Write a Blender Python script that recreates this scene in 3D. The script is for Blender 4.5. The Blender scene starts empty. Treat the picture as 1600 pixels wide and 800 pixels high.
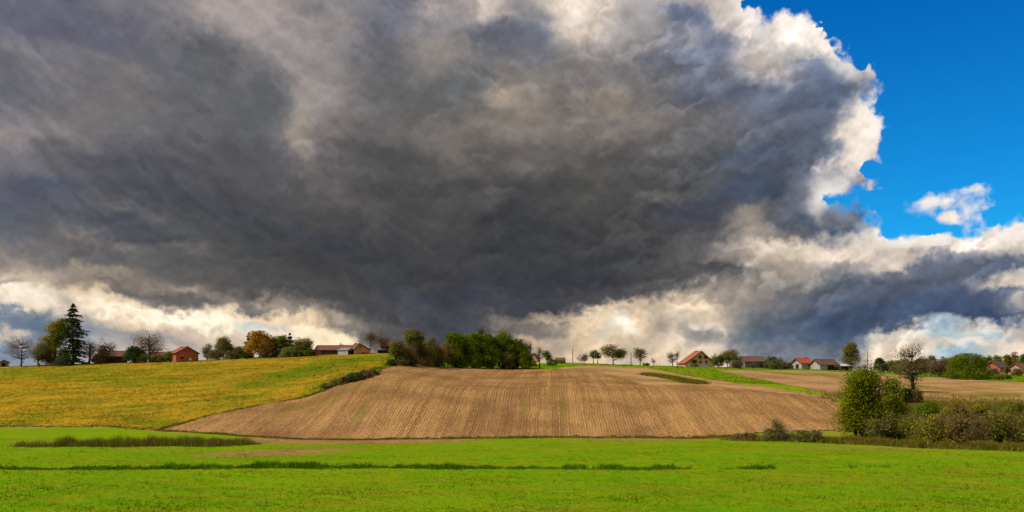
import bpy, math, random
import numpy as np
from mathutils import Vector

SC = bpy.context.scene
COL = SC.collection
R = math.radians
PI = math.pi

# ------------------------------------------------------------------ camera
EYE = 8.0                 # eye height above the flat meadow
F = 1385.64               # focal length in photo pixels (60 degrees across 1600)
cam_d = bpy.data.cameras.new('camera')
cam_d.sensor_width = 36.0
cam_d.lens = 18.0 / math.tan(R(30))
cam_d.shift_y = 0.125
cam_d.clip_start = 0.5
cam_d.clip_end = 20000
cam = bpy.data.objects.new('camera', cam_d)
cam.location = (0, 0, EYE)
cam.rotation_euler = (R(90), 0, 0)
COL.objects.link(cam)
SC.camera = cam

# ------------------------------------------------------------------ exposure
SC.view_settings.view_transform = 'Standard'
SC.view_settings.look = 'None'
SC.view_settings.gamma = 1.0
EXPO = 0.9
SC.view_settings.exposure = EXPO
SC.cycles.max_bounces = 5
SC.cycles.diffuse_bounces = 2
SC.cycles.glossy_bounces = 2
SC.cycles.transparent_max_bounces = 4
SC.cycles.transmission_bounces = 2

# ------------------------------------------------------------------ sun
SUN_EL, SUN_AZ = 50.0, 252.0          # azimuth clockwise from +Y: from the left, a little behind the camera
sun_d = bpy.data.lights.new('sun', 'SUN')
sun_d.energy = 2.6
sun_d.angle = R(9)
sun_d.color = (1.0, 0.93, 0.82)
sun = bpy.data.objects.new('sun', sun_d)
sdir = Vector((math.sin(R(SUN_AZ)) * math.cos(R(SUN_EL)), math.cos(R(SUN_AZ)) * math.cos(R(SUN_EL)), math.sin(R(SUN_EL))))
sun.rotation_euler = sdir.to_track_quat('Z', 'Y').to_euler()
sun.location = sdir * 300
COL.objects.link(sun)

# ------------------------------------------------------------------ node helper
class NT:
    def __init__(s, nt):
        s.nt = nt; nt.nodes.clear()
    def n(s, t, **kw):
        x = s.nt.nodes.new(t)
        for k, v in kw.items(): setattr(x, k, v)
        return x
    def put(s, sock, v):
        if v is None: return
        if hasattr(v, 'is_linked'): s.nt.links.new(v, sock)
        else: sock.default_value = v
    def m(s, op, a, b=None, c=None, clamp=False):
        x = s.n('ShaderNodeMath', operation=op, use_clamp=clamp)
        s.put(x.inputs[0], a); s.put(x.inputs[1], b); s.put(x.inputs[2], c)
        return x.outputs[0]
    def mr(s, v, a, b, c=0.0, d=1.0, smooth=False):
        x = s.n('ShaderNodeMapRange', interpolation_type='SMOOTHSTEP' if smooth else 'LINEAR')
        s.put(x.inputs[0], v)
        for i, q in enumerate((a, b, c, d)): s.put(x.inputs[i + 1], q)
        return x.outputs[0]
    def mix(s, f, a, b, blend='MIX'):
        x = s.n('ShaderNodeMix', data_type='RGBA', blend_type=blend)
        s.put(x.inputs[0], f)
        for i, q in ((6, a), (7, b)):
            if isinstance(q, (tuple, list)) and len(q) == 3: q = (*q, 1)
            s.put(x.inputs[i], q)
        return x.outputs[2]
    def noise(s, vec, scale, detail=4, rough=0.55, dist=0.0, dim='3D'):
        x = s.n('ShaderNodeTexNoise', noise_dimensions=dim)
        s.put(x.inputs['Vector'], vec); s.put(x.inputs['Scale'], scale)
        s.put(x.inputs['Detail'], detail); s.put(x.inputs['Roughness'], rough); s.put(x.inputs['Distortion'], dist)
        return x
    def comb(s, a, b, c=0.0):
        x = s.n('ShaderNodeCombineXYZ')
        s.put(x.inputs[0], a); s.put(x.inputs[1], b); s.put(x.inputs[2], c)
        return x.outputs[0]
    def sep(s, v):
        x = s.n('ShaderNodeSeparateXYZ'); s.put(x.inputs[0], v); return x.outputs
    def ramp(s, f, stops, interp='LINEAR'):
        x = s.n('ShaderNodeValToRGB'); e = x.color_ramp; e.interpolation = interp
        while len(e.elements) < len(stops): e.elements.new(1.0)
        for i, (p, c) in enumerate(stops):
            e.elements[i].position = p
        for i, (p, c) in enumerate(stops):
            e.elements[i].color = c if len(c) == 4 else (*c, 1)
        if f is not None: s.put(x.inputs[0], f)
        return x

def lin(c):
    c = np.asarray(c, float) / 255.0
    return np.where(c <= 0.04045, c / 12.92, ((c + 0.055) / 1.055) ** 2.4)

# ------------------------------------------------------------------ sky
# colours of the cloud cover over the part of the sky in view, every 100 columns / 50 rows
GY = [0, 50, 100, 150, 200, 250, 300, 350, 400, 450, 475, 500, 525, 550, 600]
W_ = (240, 231, 221)
GRID = [
 [(112,110,124),(108,106,120),(130,126,127),(145,137,136),(168,156,152),(142,134,132),(128,124,126),(158,149,147),(160,154,155),(205,196,190),(168,163,163),(190,184,182),(230,222,212),W_,W_,W_,W_],
 [(112,110,122),(106,104,114),(110,107,118),(122,117,117),(158,148,145),(146,138,136),(118,116,120),(145,138,136),(125,122,128),(190,180,172),(160,154,154),(140,142,156),(190,186,190),(240,232,224),W_,W_,W_],
 [(118,114,118),(128,122,122),(110,108,112),(108,106,108),(140,130,128),(150,140,136),(118,114,114),(140,130,125),(130,124,122),(140,132,128),(132,126,124),(130,134,148),(180,175,176),(160,160,172),(205,198,196),W_,W_],
 [(112,110,118),(118,114,116),(125,118,116),(106,104,104),(104,103,103),(150,140,136),(112,108,106),(108,106,104),(155,143,130),(125,117,112),(120,114,110),(105,108,118),(120,122,135),(105,115,135),(190,182,180),W_,W_],
 [(150,140,138),(128,120,118),(116,112,112),(104,100,101),(100,99,100),(128,118,114),(110,103,100),(118,110,104),(135,124,114),(135,123,114),(128,118,112),(115,112,112),(108,108,118),(112,118,134),(225,215,205),W_,W_],
 [(125,120,122),(108,104,106),(94,91,96),(95,93,95),(94,92,94),(108,101,99),(95,91,89),(105,97,92),(100,94,90),(98,93,89),(95,92,89),(92,91,92),(92,94,104),(95,102,118),(200,192,190),W_,W_],
 [(98,97,106),(95,94,102),(88,88,94),(85,84,87),(88,86,86),(95,90,88),(80,79,78),(88,85,82),(76,75,74),(88,84,80),(82,80,77),(82,81,82),(80,84,92),(120,120,130),(200,190,188),W_,W_],
 [(96,98,104),(102,101,103),(92,91,95),(86,85,86),(76,75,77),(80,78,78),(78,76,76),(80,78,76),(70,69,70),(72,71,70),(76,74,72),(78,78,82),(140,130,122),(75,88,108),(222,210,200),(236,226,216),(236,226,216)],
 [(138,128,120),(118,112,108),(100,97,96),(88,86,85),(80,79,78),(70,69,70),(72,71,71),(74,72,72),(64,64,66),(68,67,68),(72,71,71),(110,104,100),(188,175,162),(218,206,193),(205,194,186),(135,136,146),(190,183,182)],
 [(240,226,206),(190,172,155),(150,135,120),(112,104,98),(84,80,77),(76,73,71),(72,71,71),(68,67,69),(66,66,70),(66,66,70),(98,92,88),(165,152,140),(140,134,130),(95,100,112),(98,103,116),(108,112,124),(188,178,170)],
 [(240,230,218),(238,222,200),(232,212,188),(125,114,104),(205,185,160),(90,86,83),(74,73,74),(67,68,72),(72,72,75),(120,112,102),(190,172,152),(190,174,156),(112,110,112),(82,92,110),(76,90,112),(72,88,114),(150,146,148)],
 [(108,124,140),(150,148,152),(232,212,188),(250,232,208),(246,226,200),(235,212,182),(82,79,78),(71,71,75),(118,110,100),(208,188,163),(206,188,166),(196,180,162),(108,110,116),(74,90,112),(188,180,178),(178,194,204),(190,188,188)],
 [(196,188,184),(120,134,148),(168,162,160),(200,186,170),(225,212,195),(252,232,204),(110,98,90),(72,72,77),(170,152,134),(206,186,160),(196,180,160),(205,188,168),(108,116,126),(82,98,120),(215,200,184),(176,194,204),(205,200,196)],
 [(112,132,156),(165,162,166),(188,180,174),(186,176,168),(200,192,184),(254,234,205),(150,132,116),(76,76,82),(192,170,147),(205,184,158),(192,176,156),(232,212,187),(124,128,136),(120,124,132),(222,205,186),(152,182,198),(238,220,202)],
 [(170,172,180),(180,176,176),(195,188,182),(195,186,176),(205,195,184),(252,234,206),(200,180,160),(140,130,124),(205,186,164),(215,195,170),(205,190,170),(236,216,192),(150,150,154),(150,150,152),(225,208,190),(190,196,198),(236,220,204)],
]
# finer masses: x, y, half width, half height, tilt (degrees, + = down to the right), colour, strength
STROKES = [
 (950,505,60,26,0,(236,214,182),.9),(990,490,40,16,0,(240,220,190),.8),(880,520,40,22,0,(206,184,158),.8),(1100,490,40,14,20,(226,208,184),.8),(1300,500,120,34,-4,(70,86,110),.7),(1480,530,100,8,0,(205,208,208),.7),
 (350,30,60,26,40,(172,160,156),.9),(395,100,30,60,55,(150,140,136),.5),(460,120,38,95,0,(156,146,142),.75),(468,205,16,40,0,(168,156,142),.9),
 (330,110,70,60,20,(104,103,105),.7),(420,150,30,45,0,(100,101,102),.8),(525,40,40,22,10,(158,148,145),.6),(485,10,22,16,0,(126,122,122),.6),
 (620,25,30,40,0,(114,114,124),.8),(665,12,18,18,0,(172,162,158),.8),(770,10,28,22,0,(196,184,178),.9),(735,30,26,14,0,(150,142,142),.5),
 (675,72,24,16,-10,(158,146,136),.8),(640,60,14,24,10,(146,136,132),.6),(780,55,40,22,0,(112,114,122),.8),(850,60,34,28,30,(110,114,126),.8),(730,125,44,20,0,(103,103,102),.8),(610,125,30,18,10,(104,104,103),.7),
 (790,150,22,12,25,(168,153,136),.9),(785,110,12,14,0,(140,128,120),.6),(540,190,50,16,-5,(122,113,108),.6),(900,18,34,40,10,(225,214,204),.9),(880,70,26,16,0,(165,154,148),.6),
 (1070,22,26,26,0,(108,116,140),.9),(1100,70,40,24,10,(112,118,136),.7),(1040,100,40,14,10,(104,108,118),.6),(1080,60,20,12,0,(165,157,152),.5),(1125,20,18,26,0,(200,192,188),.8),(1160,30,24,20,0,(206,198,196),.7),
 (1245,45,30,24,-20,(250,242,232),.95),(1225,30,26,14,0,(252,246,238),.9),(1282,52,14,16,0,(252,244,234),.9),(1300,66,18,12,30,(225,215,212),.8),(1200,60,26,22,0,(178,176,186),.8),
 (1195,110,44,26,0,(184,178,176),.8),(1180,85,20,14,0,(196,188,182),.6),(1280,100,40,20,15,(136,140,156),.8),(1320,125,50,22,10,(96,110,134),.85),(1370,120,10,16,0,(216,204,198),.9),(1160,140,30,14,0,(90,98,116),.7),
 (1250,160,60,20,0,(92,100,120),.6),(1355,185,24,26,0,(232,220,208),.9),(1340,230,22,30,20,(228,216,206),.8),(1300,215,34,30,0,(98,106,124),.7),(1372,215,12,26,0,(240,228,216),.9),(1365,245,16,12,0,(236,224,214),.9),
 (1315,262,22,10,-20,(196,186,184),.8),(1330,275,20,14,0,(150,146,154),.7),(1290,285,40,18,0,(142,140,148),.5),(1285,262,12,6,-30,(205,194,190),.8),
 (940,150,40,14,-25,(150,136,122),.7),(960,165,30,9,-30,(162,146,130),.6),(850,165,50,14,0,(132,121,112),.6),(1050,185,50,12,5,(132,122,114),.6),(1130,180,30,14,0,(118,116,116),.6),(930,140,16,8,0,(104,99,97),.6),
 (1180,245,60,22,-15,(84,94,114),.7),(1170,300,60,16,-10,(70,82,102),.8),(1080,330,60,14,-12,(72,76,88),.6),(1060,305,60,7,-10,(112,108,104),.7),(1010,315,22,5,-20,(122,116,110),.7),(910,285,34,6,-30,(112,105,96),.7),(890,290,36,14,-10,(74,74,72),.7),
 (820,255,40,14,10,(118,108,101),.6),(1140,270,40,10,-5,(100,98,104),.5),(1330,335,40,16,15,(64,80,104),.9),(1290,340,50,18,0,(68,82,104),.85),(1360,350,16,14,30,(110,116,130),.7),(1378,352,10,12,0,(222,212,206),.9),(1250,325,40,10,0,(88,96,112),.6),(1280,308,10,16,20,(186,180,184),.8),
 (1250,310,30,8,0,(130,130,138),.5),(1175,345,30,14,0,(158,145,132),.8),(1150,395,34,10,-10,(150,138,128),.6),(1190,370,36,8,-8,(120,110,106),.6),(1230,385,70,14,0,(214,202,188),.8),(1110,415,40,10,-5,(88,85,86),.7),(1140,420,36,8,5,(80,78,80),.8),
 (1150,375,40,8,-10,(176,162,148),.6),(1440,378,60,14,0,(240,232,223),.8),(1560,370,60,14,-5,(240,231,222),.8),(1330,390,60,14,-5,(228,216,203),.8),(1410,400,46,10,-10,(226,215,204),.7),(1320,420,60,10,-12,(150,145,146),.6),(1240,430,50,18,0,(176,164,150),.7),
 (1460,415,70,8,-6,(104,108,120),.8),(1560,418,50,9,0,(82,94,116),.9),(1500,405,60,7,0,(132,132,142),.6),(1580,440,50,9,0,(218,206,194),.9),(1550,432,30,8,0,(140,138,144),.5),(1400,450,110,20,-8,(84,92,110),.7),(1330,470,90,16,-6,(98,100,112),.5),
 (1540,462,60,12,0,(74,90,118),.85),(1450,490,150,12,-2,(66,82,108),.9),(1560,490,36,9,5,(62,80,112),.9),(1585,470,14,10,0,(205,194,186),.8),(1590,500,14,8,0,(205,196,188),.7),(1300,510,90,16,-4,(70,86,108),.8),(1370,512,40,8,0,(76,88,108),.8),
 (1240,465,14,6,0,(140,134,132),.6),(1270,475,50,6,-15,(116,116,122),.5),(1230,500,40,30,0,(100,106,116),.6),(1180,470,40,24,0,(152,140,130),.6),(1150,470,30,30,0,(170,156,142),.6),
 (1390,520,26,8,0,(224,211,198),.9),(1440,516,40,6,0,(218,208,198),.8),(1360,535,8,6,0,(120,124,134),.6),(1380,545,26,10,0,(232,214,194),.9),(1450,540,20,12,0,(214,198,184),.8),(1420,555,40,10,0,(226,210,192),.7),(1540,508,46,7,0,(226,211,197),.9),
 (1490,525,40,5,0,(164,190,202),.9),(1470,510,30,3,0,(164,190,202),.8),(1530,530,60,3.5,-3,(226,212,198),.9),(1550,520,50,4,0,(160,190,206),.7),(1590,540,14,14,0,(246,230,214),.9),(1545,542,40,3,0,(214,204,194),.8),(1510,548,50,4,0,(160,187,200),.8),(1570,550,30,8,0,(240,222,204),.7),
 # storm base right part and its bright underside
 (900,440,140,20,-6,(62,63,68),.7),(940,470,60,12,-10,(72,71,74),.7),(850,480,70,12,-6,(64,65,71),.8),(1060,440,50,12,-10,(96,92,90),.8),(1020,450,60,10,-14,(84,81,80),.8),(880,495,40,6,-6,(150,138,122),.8),(960,478,40,6,-10,(222,202,176),.8),
 (925,492,14,8,0,(240,224,198),.9),(965,500,10,16,15,(250,246,236),.9),(985,512,8,8,0,(255,248,236),.9),(945,520,10,14,20,(214,208,200),.7),(980,486,18,4,0,(170,152,132),.8),(1010,480,24,8,0,(200,182,160),.7),
 (900,520,30,14,0,(196,176,150),.7),(860,512,30,8,0,(128,118,108),.8),(820,520,30,7,0,(120,112,104),.8),(870,540,30,14,0,(160,148,136),.7),(840,500,24,4,0,(190,170,148),.8),(830,535,20,8,0,(196,174,150),.7),(940,550,30,12,0,(240,216,184),.8),
 (1030,505,16,22,0,(168,156,142),.8),(1090,500,24,8,30,(200,184,166),.7),(1080,480,24,9,0,(222,205,180),.8),(1100,520,30,14,20,(190,178,165),.6),
 # left horizon
 (20,452,30,7,5,(255,248,236),.95),(70,462,40,9,4,(254,244,228),.9),(30,470,40,10,0,(238,226,210),.7),(90,455,8,4,0,(190,176,160),.7),(10,443,40,4,10,(150,138,128),.7),(60,425,70,10,14,(168,152,138),.7),(130,440,50,9,10,(146,132,120),.7),
 (170,430,60,7,14,(190,170,148),.7),(190,440,40,8,10,(110,103,98),.6),(160,465,60,10,10,(225,205,180),.7),(110,474,14,7,0,(160,152,150),.8),(170,483,44,6,8,(255,244,222),.95),(240,492,70,6,10,(255,244,222),.95),(320,503,70,7,8,(255,246,226),.95),
 (30,497,50,8,0,(120,132,146),.9),(60,510,40,10,0,(102,120,140),.9),(25,525,26,9,-6,(206,192,184),.95),(8,540,30,6,0,(110,132,160),.9),(10,555,24,6,0,(158,162,176),.7),(170,515,50,9,5,(140,144,154),.9),(190,500,30,4,10,(214,196,174),.7),
 (185,520,20,8,0,(186,176,170),.6),(248,522,18,10,30,(150,144,144),.85),(275,535,22,8,20,(164,158,158),.8),(300,520,40,8,10,(190,178,166),.7),(260,512,26,4,0,(220,200,176),.7),(340,520,30,6,0,(214,198,178),.5),(390,512,14,7,0,(170,196,206),.85),(420,516,30,6,0,(180,200,206),.7),
 (275,455,40,6,10,(180,162,142),.8),(320,470,60,6,8,(104,98,94),.8),(360,480,60,6,6,(104,98,94),.8),(230,458,50,10,12,(104,98,94),.8),(260,475,50,7,14,(112,104,98),.7),(350,462,36,8,8,(150,136,120),.7),(360,482,14,3,0,(250,226,188),.8),
 (405,485,26,9,0,(98,93,90),.8),(440,490,28,7,10,(248,228,198),.9),(470,502,40,7,8,(226,204,174),.8),(430,505,40,4,0,(196,178,156),.7),(480,515,40,8,20,(255,242,216),.9),(510,525,30,6,20,(236,214,182),.8),(540,535,26,7,30,(255,240,210),.9),(520,505,30,10,35,(122,110,100),.7),(560,525,30,10,25,(112,102,94),.7),
 (370,430,70,9,6,(96,92,89),.6),(390,462,24,6,0,(82,81,82),.8),(330,440,40,7,8,(100,96,92),.6),
 # storm interior
 (100,70,70,24,0,(106,104,118),.5),(60,72,50,7,4,(136,129,126),.7),(150,92,50,8,22,(134,126,122),.7),(195,110,30,10,30,(136,127,124),.6),(240,175,80,7,18,(118,112,111),.6),(140,165,60,6,8,(126,119,116),.5),(20,205,40,9,18,(160,148,144),.7),(90,215,60,9,14,(140,131,129),.6),
 (150,240,90,6,14,(112,107,107),.6),(180,250,90,9,10,(84,82,90),.7),(60,290,70,7,0,(96,97,108),.6),(70,293,40,4,0,(82,88,100),.8),(15,315,30,4,0,(80,88,104),.8),(170,312,40,5,10,(118,112,110),.7),(200,326,50,5,14,(112,107,105),.6),(180,340,60,5,6,(78,82,90),.8),(250,345,40,4,14,(108,105,104),.6),
 (140,372,40,5,12,(140,127,120),.7),(190,385,40,5,14,(138,126,118),.7),(60,385,40,6,0,(108,104,104),.5),(10,395,24,5,10,(160,145,132),.7),(300,395,40,5,8,(128,118,110),.6),(300,310,70,12,8,(76,75,79),.6),(370,340,70,14,12,(72,72,78),.6),(250,375,60,5,5,(76,77,84),.7),(110,335,60,6,5,(90,92,98),.5),
 (505,295,40,9,35,(112,103,98),.8),(560,310,50,12,20,(102,95,91),.7),(590,330,16,12,0,(104,98,94),.6),(500,210,30,12,0,(140,129,122),.5),(600,245,70,14,5,(84,83,82),.6),(700,290,50,9,-4,(68,68,72),.7),(510,380,60,8,16,(62,66,74),.8),(480,370,30,6,10,(70,70,77),.6),(730,255,20,5,20,(126,116,108),.7),(660,230,26,14,0,(108,100,96),.5),(700,225,30,12,0,(124,114,107),.6),
 (620,240,40,18,0,(86,86,84),.6),(760,290,20,8,0,(110,102,94),.6),(740,385,40,6,8,(60,61,68),.7),(770,350,40,6,20,(64,64,70),.6),(660,370,20,6,10,(88,85,84),.6),(830,350,40,5,0,(62,64,72),.7),(950,380,60,8,-8,(82,80,79),.4),
 (690,470,80,18,0,(66,68,76),.7),(760,440,60,14,5,(66,67,74),.6),(480,440,50,8,10,(92,88,84),.5),(620,420,60,12,0,(64,64,68),.4),(560,470,50,12,10,(80,78,77),.5),(700,510,90,12,0,(72,74,80),.8),(790,500,20,5,0,(148,136,122),.8),(640,540,60,16,0,(78,78,82),.7),(600,535,30,12,10,(98,92,88),.8),(750,540,30,12,0,(80,80,84),.6),
 (1250,45,44,30,-20,(252,246,238),1),(1290,62,30,20,35,(246,238,230),.9),(1352,195,34,40,0,(240,230,220),1),(1345,240,34,22,0,(236,226,216),.9),(1180,25,30,24,20,(222,214,208),.9),
]
BLUE_POLY = [(1168,-80),(1164,0),(1172,14),(1190,30),(1206,27),(1226,17),(1243,21),(1256,17),(1264,36),(1276,37),(1287,50),(1296,56),(1312,66),(1320,92),(1345,106),(1362,106),(1377,124),(1374,140),(1356,148),(1362,172),(1386,196),(1378,226),(1378,254),(1352,256),(1348,282),(1328,298),(1294,302),(1284,322),(1310,321),(1342,319),(1362,338),(1384,350),(1390,368),(1420,371),(1440,361),(1458,366),(1462,371),(1480,366),(1510,362),(1552,356),(1568,357),(1574,360),(1590,347),(1610,350),(1800,340),(1800,-80)]
CLOUDLETS = [[(1416,326),(1428,318),(1452,304),(1478,302),(1500,297),(1526,289),(1541,292),(1538,300),(1512,308),(1496,316),(1470,324),(1448,332),(1436,326)],
             [(1456,338),(1470,330),(1490,328),(1500,336),(1528,339),(1526,347),(1500,353),(1484,350),(1466,346)],
             [(1502,322),(1520,318),(1546,318),(1552,324),(1530,325),(1510,327)],
             [(1346,304),(1358,282),(1374,279),(1380,286),(1366,298),(1352,306)],
             [(1362,146),(1378,140),(1380,146),(1366,150)]]
# crisp-topped cumulus heads low over the horizon; outside is the far grey gap behind them
GAP_POLYS = [[(1048,480),(1064,500),(1072,508),(1094,514),(1120,520),(1122,536),(1108,536),(1098,534),(1082,540),(1074,548),(1072,532),(1064,522),(1055,518),(1058,512),(1052,500),(1046,490)]]

def sdf(poly, X, Y):
    n = len(poly); inside = np.zeros(X.shape, bool); d = np.full(X.shape, 1e9)
    for i in range(n):
        x0, y0 = poly[i]; x1, y1 = poly[(i + 1) % n]
        ex, ey = x1 - x0, y1 - y0
        t = np.clip(((X - x0) * ex + (Y - y0) * ey) / (ex * ex + ey * ey + 1e-9), 0, 1)
        d = np.minimum(d, np.hypot(X - x0 - t * ex, Y - y0 - t * ey))
        if y0 != y1:
            c = ((y0 > Y) != (y1 > Y)) & (X < (x1 - x0) * (Y - y0) / (y1 - y0) + x0)
            inside ^= c
    return np.where(inside, d, -d)

def sky_sample(X, Y):
    """linear cloud colour and clear-sky distance at photo columns X, rows Y"""
    gx = np.clip(X / 100.0, 0, 15.999); i = gx.astype(int); fx = gx - i; fx = fx * fx * (3 - 2 * fx)
    gy = np.asarray(GY, float)
    Yc = np.clip(Y, 0, 599.9); j = np.clip(np.searchsorted(gy, Yc, side='right') - 1, 0, len(gy) - 2)
    fy = (Yc - gy[j]) / (gy[j + 1] - gy[j]); fy = fy * fy * (3 - 2 * fy)
    G = np.array(GRID, float)
    c = (G[j, i] * (1 - fx)[..., None] + G[j, i + 1] * fx[..., None]) * (1 - fy)[..., None] + \
        (G[j + 1, i] * (1 - fx)[..., None] + G[j + 1, i + 1] * fx[..., None]) * fy[..., None]
    for (x, y, rx, ry, a, col, s) in STROKES:
        ca, sa = math.cos(R(a)), math.sin(R(a))
        rx, ry = max(rx, 9), max(ry, 7)
        u = ((X - x) * ca + (Y - y) * sa) / rx; v = (-(X - x) * sa + (Y - y) * ca) / ry
        w = (min(1, s * 1.08) * np.exp(-(u * u + v * v) ** 1.7 * 0.62))[..., None]
        c = c * (1 - w) + np.asarray(col, float) * w
    d = sdf(BLUE_POLY, X, Y)
    for p in CLOUDLETS: d = np.minimum(d, -sdf(p, X, Y) + 4.5)
    g = np.full(X.shape, -1e9)
    for p in GAP_POLYS: g = np.maximum(g, sdf(p, X, Y))
    return lin(c), np.where(g > -45, np.maximum(g, d), d) if False else d, g

world = bpy.data.worlds.new('World')
SC.world = world
world.use_nodes = True
w = NT(world.node_tree)
AZ0, AZ1, EL1 = -33.0, 33.0, 24.6
ELS = np.concatenate([np.arange(0.8, 8.0, 0.4), np.linspace(8.0, EL1, 28)])
gen = w.n('ShaderNodeTexCoord').outputs['Generated']
nrm = w.n('ShaderNodeVectorMath', operation='NORMALIZE'); w.put(nrm.inputs[0], gen)
dx, dy, dz = w.sep(nrm.outputs[0])
az = w.m('MULTIPLY', w.m('ARCTAN2', dx, dy), 180 / PI)
el = w.m('MULTIPLY', w.m('ARCSINE', dz), 180 / PI)
P = w.comb(az, el)
Pst = w.comb(w.m('MULTIPLY', az, 0.55), w.m('MULTIPLY', el, 1.25))
def warp(vec, scale, amp, det):
    nz = w.noise(vec, scale, det, 0.55, dim='2D')
    v = w.n('ShaderNodeVectorMath', operation='SUBTRACT'); w.put(v.inputs[0], nz.outputs['Color']); v.inputs[1].default_value = (.5, .5, .5)
    q = w.n('ShaderNodeVectorMath', operation='SCALE'); w.put(q.inputs[0], v.outputs[0]); q.inputs['Scale'].default_value = amp
    return q.outputs[0]
def vadd(a, b):
    v = w.n('ShaderNodeVectorMath', operation='ADD'); w.put(v.inputs[0], a); w.put(v.inputs[1], b); return v.outputs[0]
wp = vadd(vadd(P, warp(Pst, 0.5, 1.6, 1.5)), warp(P, 1.6, 1.1, 4.0))
wx, wy, _ = w.sep(wp)
U = w.mr(wx, AZ0, AZ1)
# same lookup for the crisp masks, with a much smaller wobble
wx2, wy2, _ = w.sep(vadd(P, warp(P, 2.2, 0.30, 5.0)))

def to_px(a, e):
    a, e = np.radians(a), np.radians(e)
    return 800 + F * np.tan(a), 600 - F * np.tan(e) / np.cos(a)
def fill_curve(cv, xs, ys):
    cv.points[0].location = (float(xs[0]), float(ys[0])); cv.points[1].location = (float(xs[-1]), float(ys[-1]))
    for x, y in zip(xs[1:-1], ys[1:-1]): cv.points.new(float(x), float(y))
    for p in cv.points: p.handle_type = 'VECTOR'
NC = 120
ugrid = np.linspace(0, 1, NC); agrid = AZ0 + (AZ1 - AZ0) * ugrid
col_out = None
for r, e in enumerate(ELS):
    X, Y = to_px(agrid, np.full(NC, e))
    c = sky_sample(X, Y)[0]
    cn = w.n('ShaderNodeRGBCurve')
    for ch in range(3): fill_curve(cn.mapping.curves[ch], ugrid, np.clip(c[:, ch], 0, 1))
    cn.mapping.update()
    w.put(cn.inputs['Color'], U)
    col_out = cn.outputs[0] if r == 0 else w.mix(w.mr(wy, float(ELS[r - 1]), float(e)), col_out, cn.outputs[0])

def mask_grid(fn, a0, a1, e0, e1, nrow, per, ax, ey):
    """signed distance (in degrees) laid out over part of the sky, interpolated by curves"""
    u = w.mr(ax, a0, a1); out = None; span = 2.0
    es = np.linspace(e0, e1, nrow); ug = np.linspace(0, 1, per)
    for r, e in enumerate(es):
        X, Y = to_px(a0 + (a1 - a0) * ug, np.full(per, e))
        d = np.clip(fn(X, Y) / 24.2 / (2 * span) + 0.5, 0, 1)
        cn = w.n('ShaderNodeFloatCurve'); fill_curve(cn.mapping.curves[0], ug, d); cn.mapping.update()
        w.put(cn.inputs['Value'], u)
        if r == 0: out = cn.outputs[0]
        else:
            mx = w.n('ShaderNodeMix', data_type='FLOAT')
            w.put(mx.inputs[0], w.mr(ey, float(es[r - 1]), float(e))); w.put(mx.inputs[2], out); w.put(mx.inputs[3], cn.outputs[0]); out = mx.outputs[0]
    return w.m('MULTIPLY', w.m('SUBTRACT', out, 0.5), 2 * span)
def blue_fn(X, Y):
    return sky_sample(X, Y)[1]
# clear sky: distance mask in two halves (cloud edge, then the far right)
dblue = mask_grid(blue_fn, 13.5, 33.0, 8.0, EL1, 34, 100, wx2, wy2)
vor = w.n('ShaderNodeTexVoronoi', voronoi_dimensions='2D', feature='SMOOTH_F1')
w.put(vor.inputs['Vector'], P); vor.inputs['Scale'].default_value = 0.62; vor.inputs['Detail'].default_value = 2.0
vor.inputs['Roughness'].default_value = 0.45; vor.inputs['Smoothness'].default_value = 0.25
bil = w.m('SUBTRACT', vor.outputs['Distance'], 0.42)
fine = w.m('SUBTRACT', w.noise(P, 2.2, 6.0, 0.52, dim='2D').outputs[0], 0.5)
soft0 = w.mr(w.noise(P, 0.45, 2.0, dim='2D').outputs[0], 0.38, 0.62, 0.16, 0.42)
cl = w.m('MULTIPLY', w.mr(el, 8.9, 9.2), w.mr(az, 22.9, 23.9))
quiet = w.m('SUBTRACT', 1.0, w.m('MULTIPLY', cl, 0.75))
drim = w.m('ADD', dblue, w.m('MULTIPLY', bil, 0.55))
dper = w.m('ADD', dblue, w.m('ADD', w.m('ADD', w.m('MULTIPLY', w.m('MULTIPLY', bil, 0.95), quiet), -0.16), w.m('MULTIPLY', fine, w.m('MULTIPLY', soft0, 2.2))))
inview = w.m('MULTIPLY', w.m('GREATER_THAN', el, 8.0), w.m('MULTIPLY', w.m('GREATER_THAN', az, 13.5), 1.0))
soft = w.mr(w.noise(P, 0.45, 2.0, dim='2D').outputs[0], 0.38, 0.62, 0.07, 0.50)
soft = w.m('ADD', soft, w.m('MULTIPLY', cl, 0.12))
blueF = w.m('MULTIPLY', w.mr(dper, w.m('MULTIPLY', soft, -1.0), soft, smooth=True), inview)

# light and shade of billows painted into the cloud brightness, plus soft streaks
def rot(vec, sc, ang):
    mp = w.n('ShaderNodeMapping'); w.put(mp.inputs[0], vec); mp.inputs['Rotation'].default_value = (0, 0, R(ang)); mp.inputs['Scale'].default_value = sc
    return mp.outputs[0]
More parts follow.
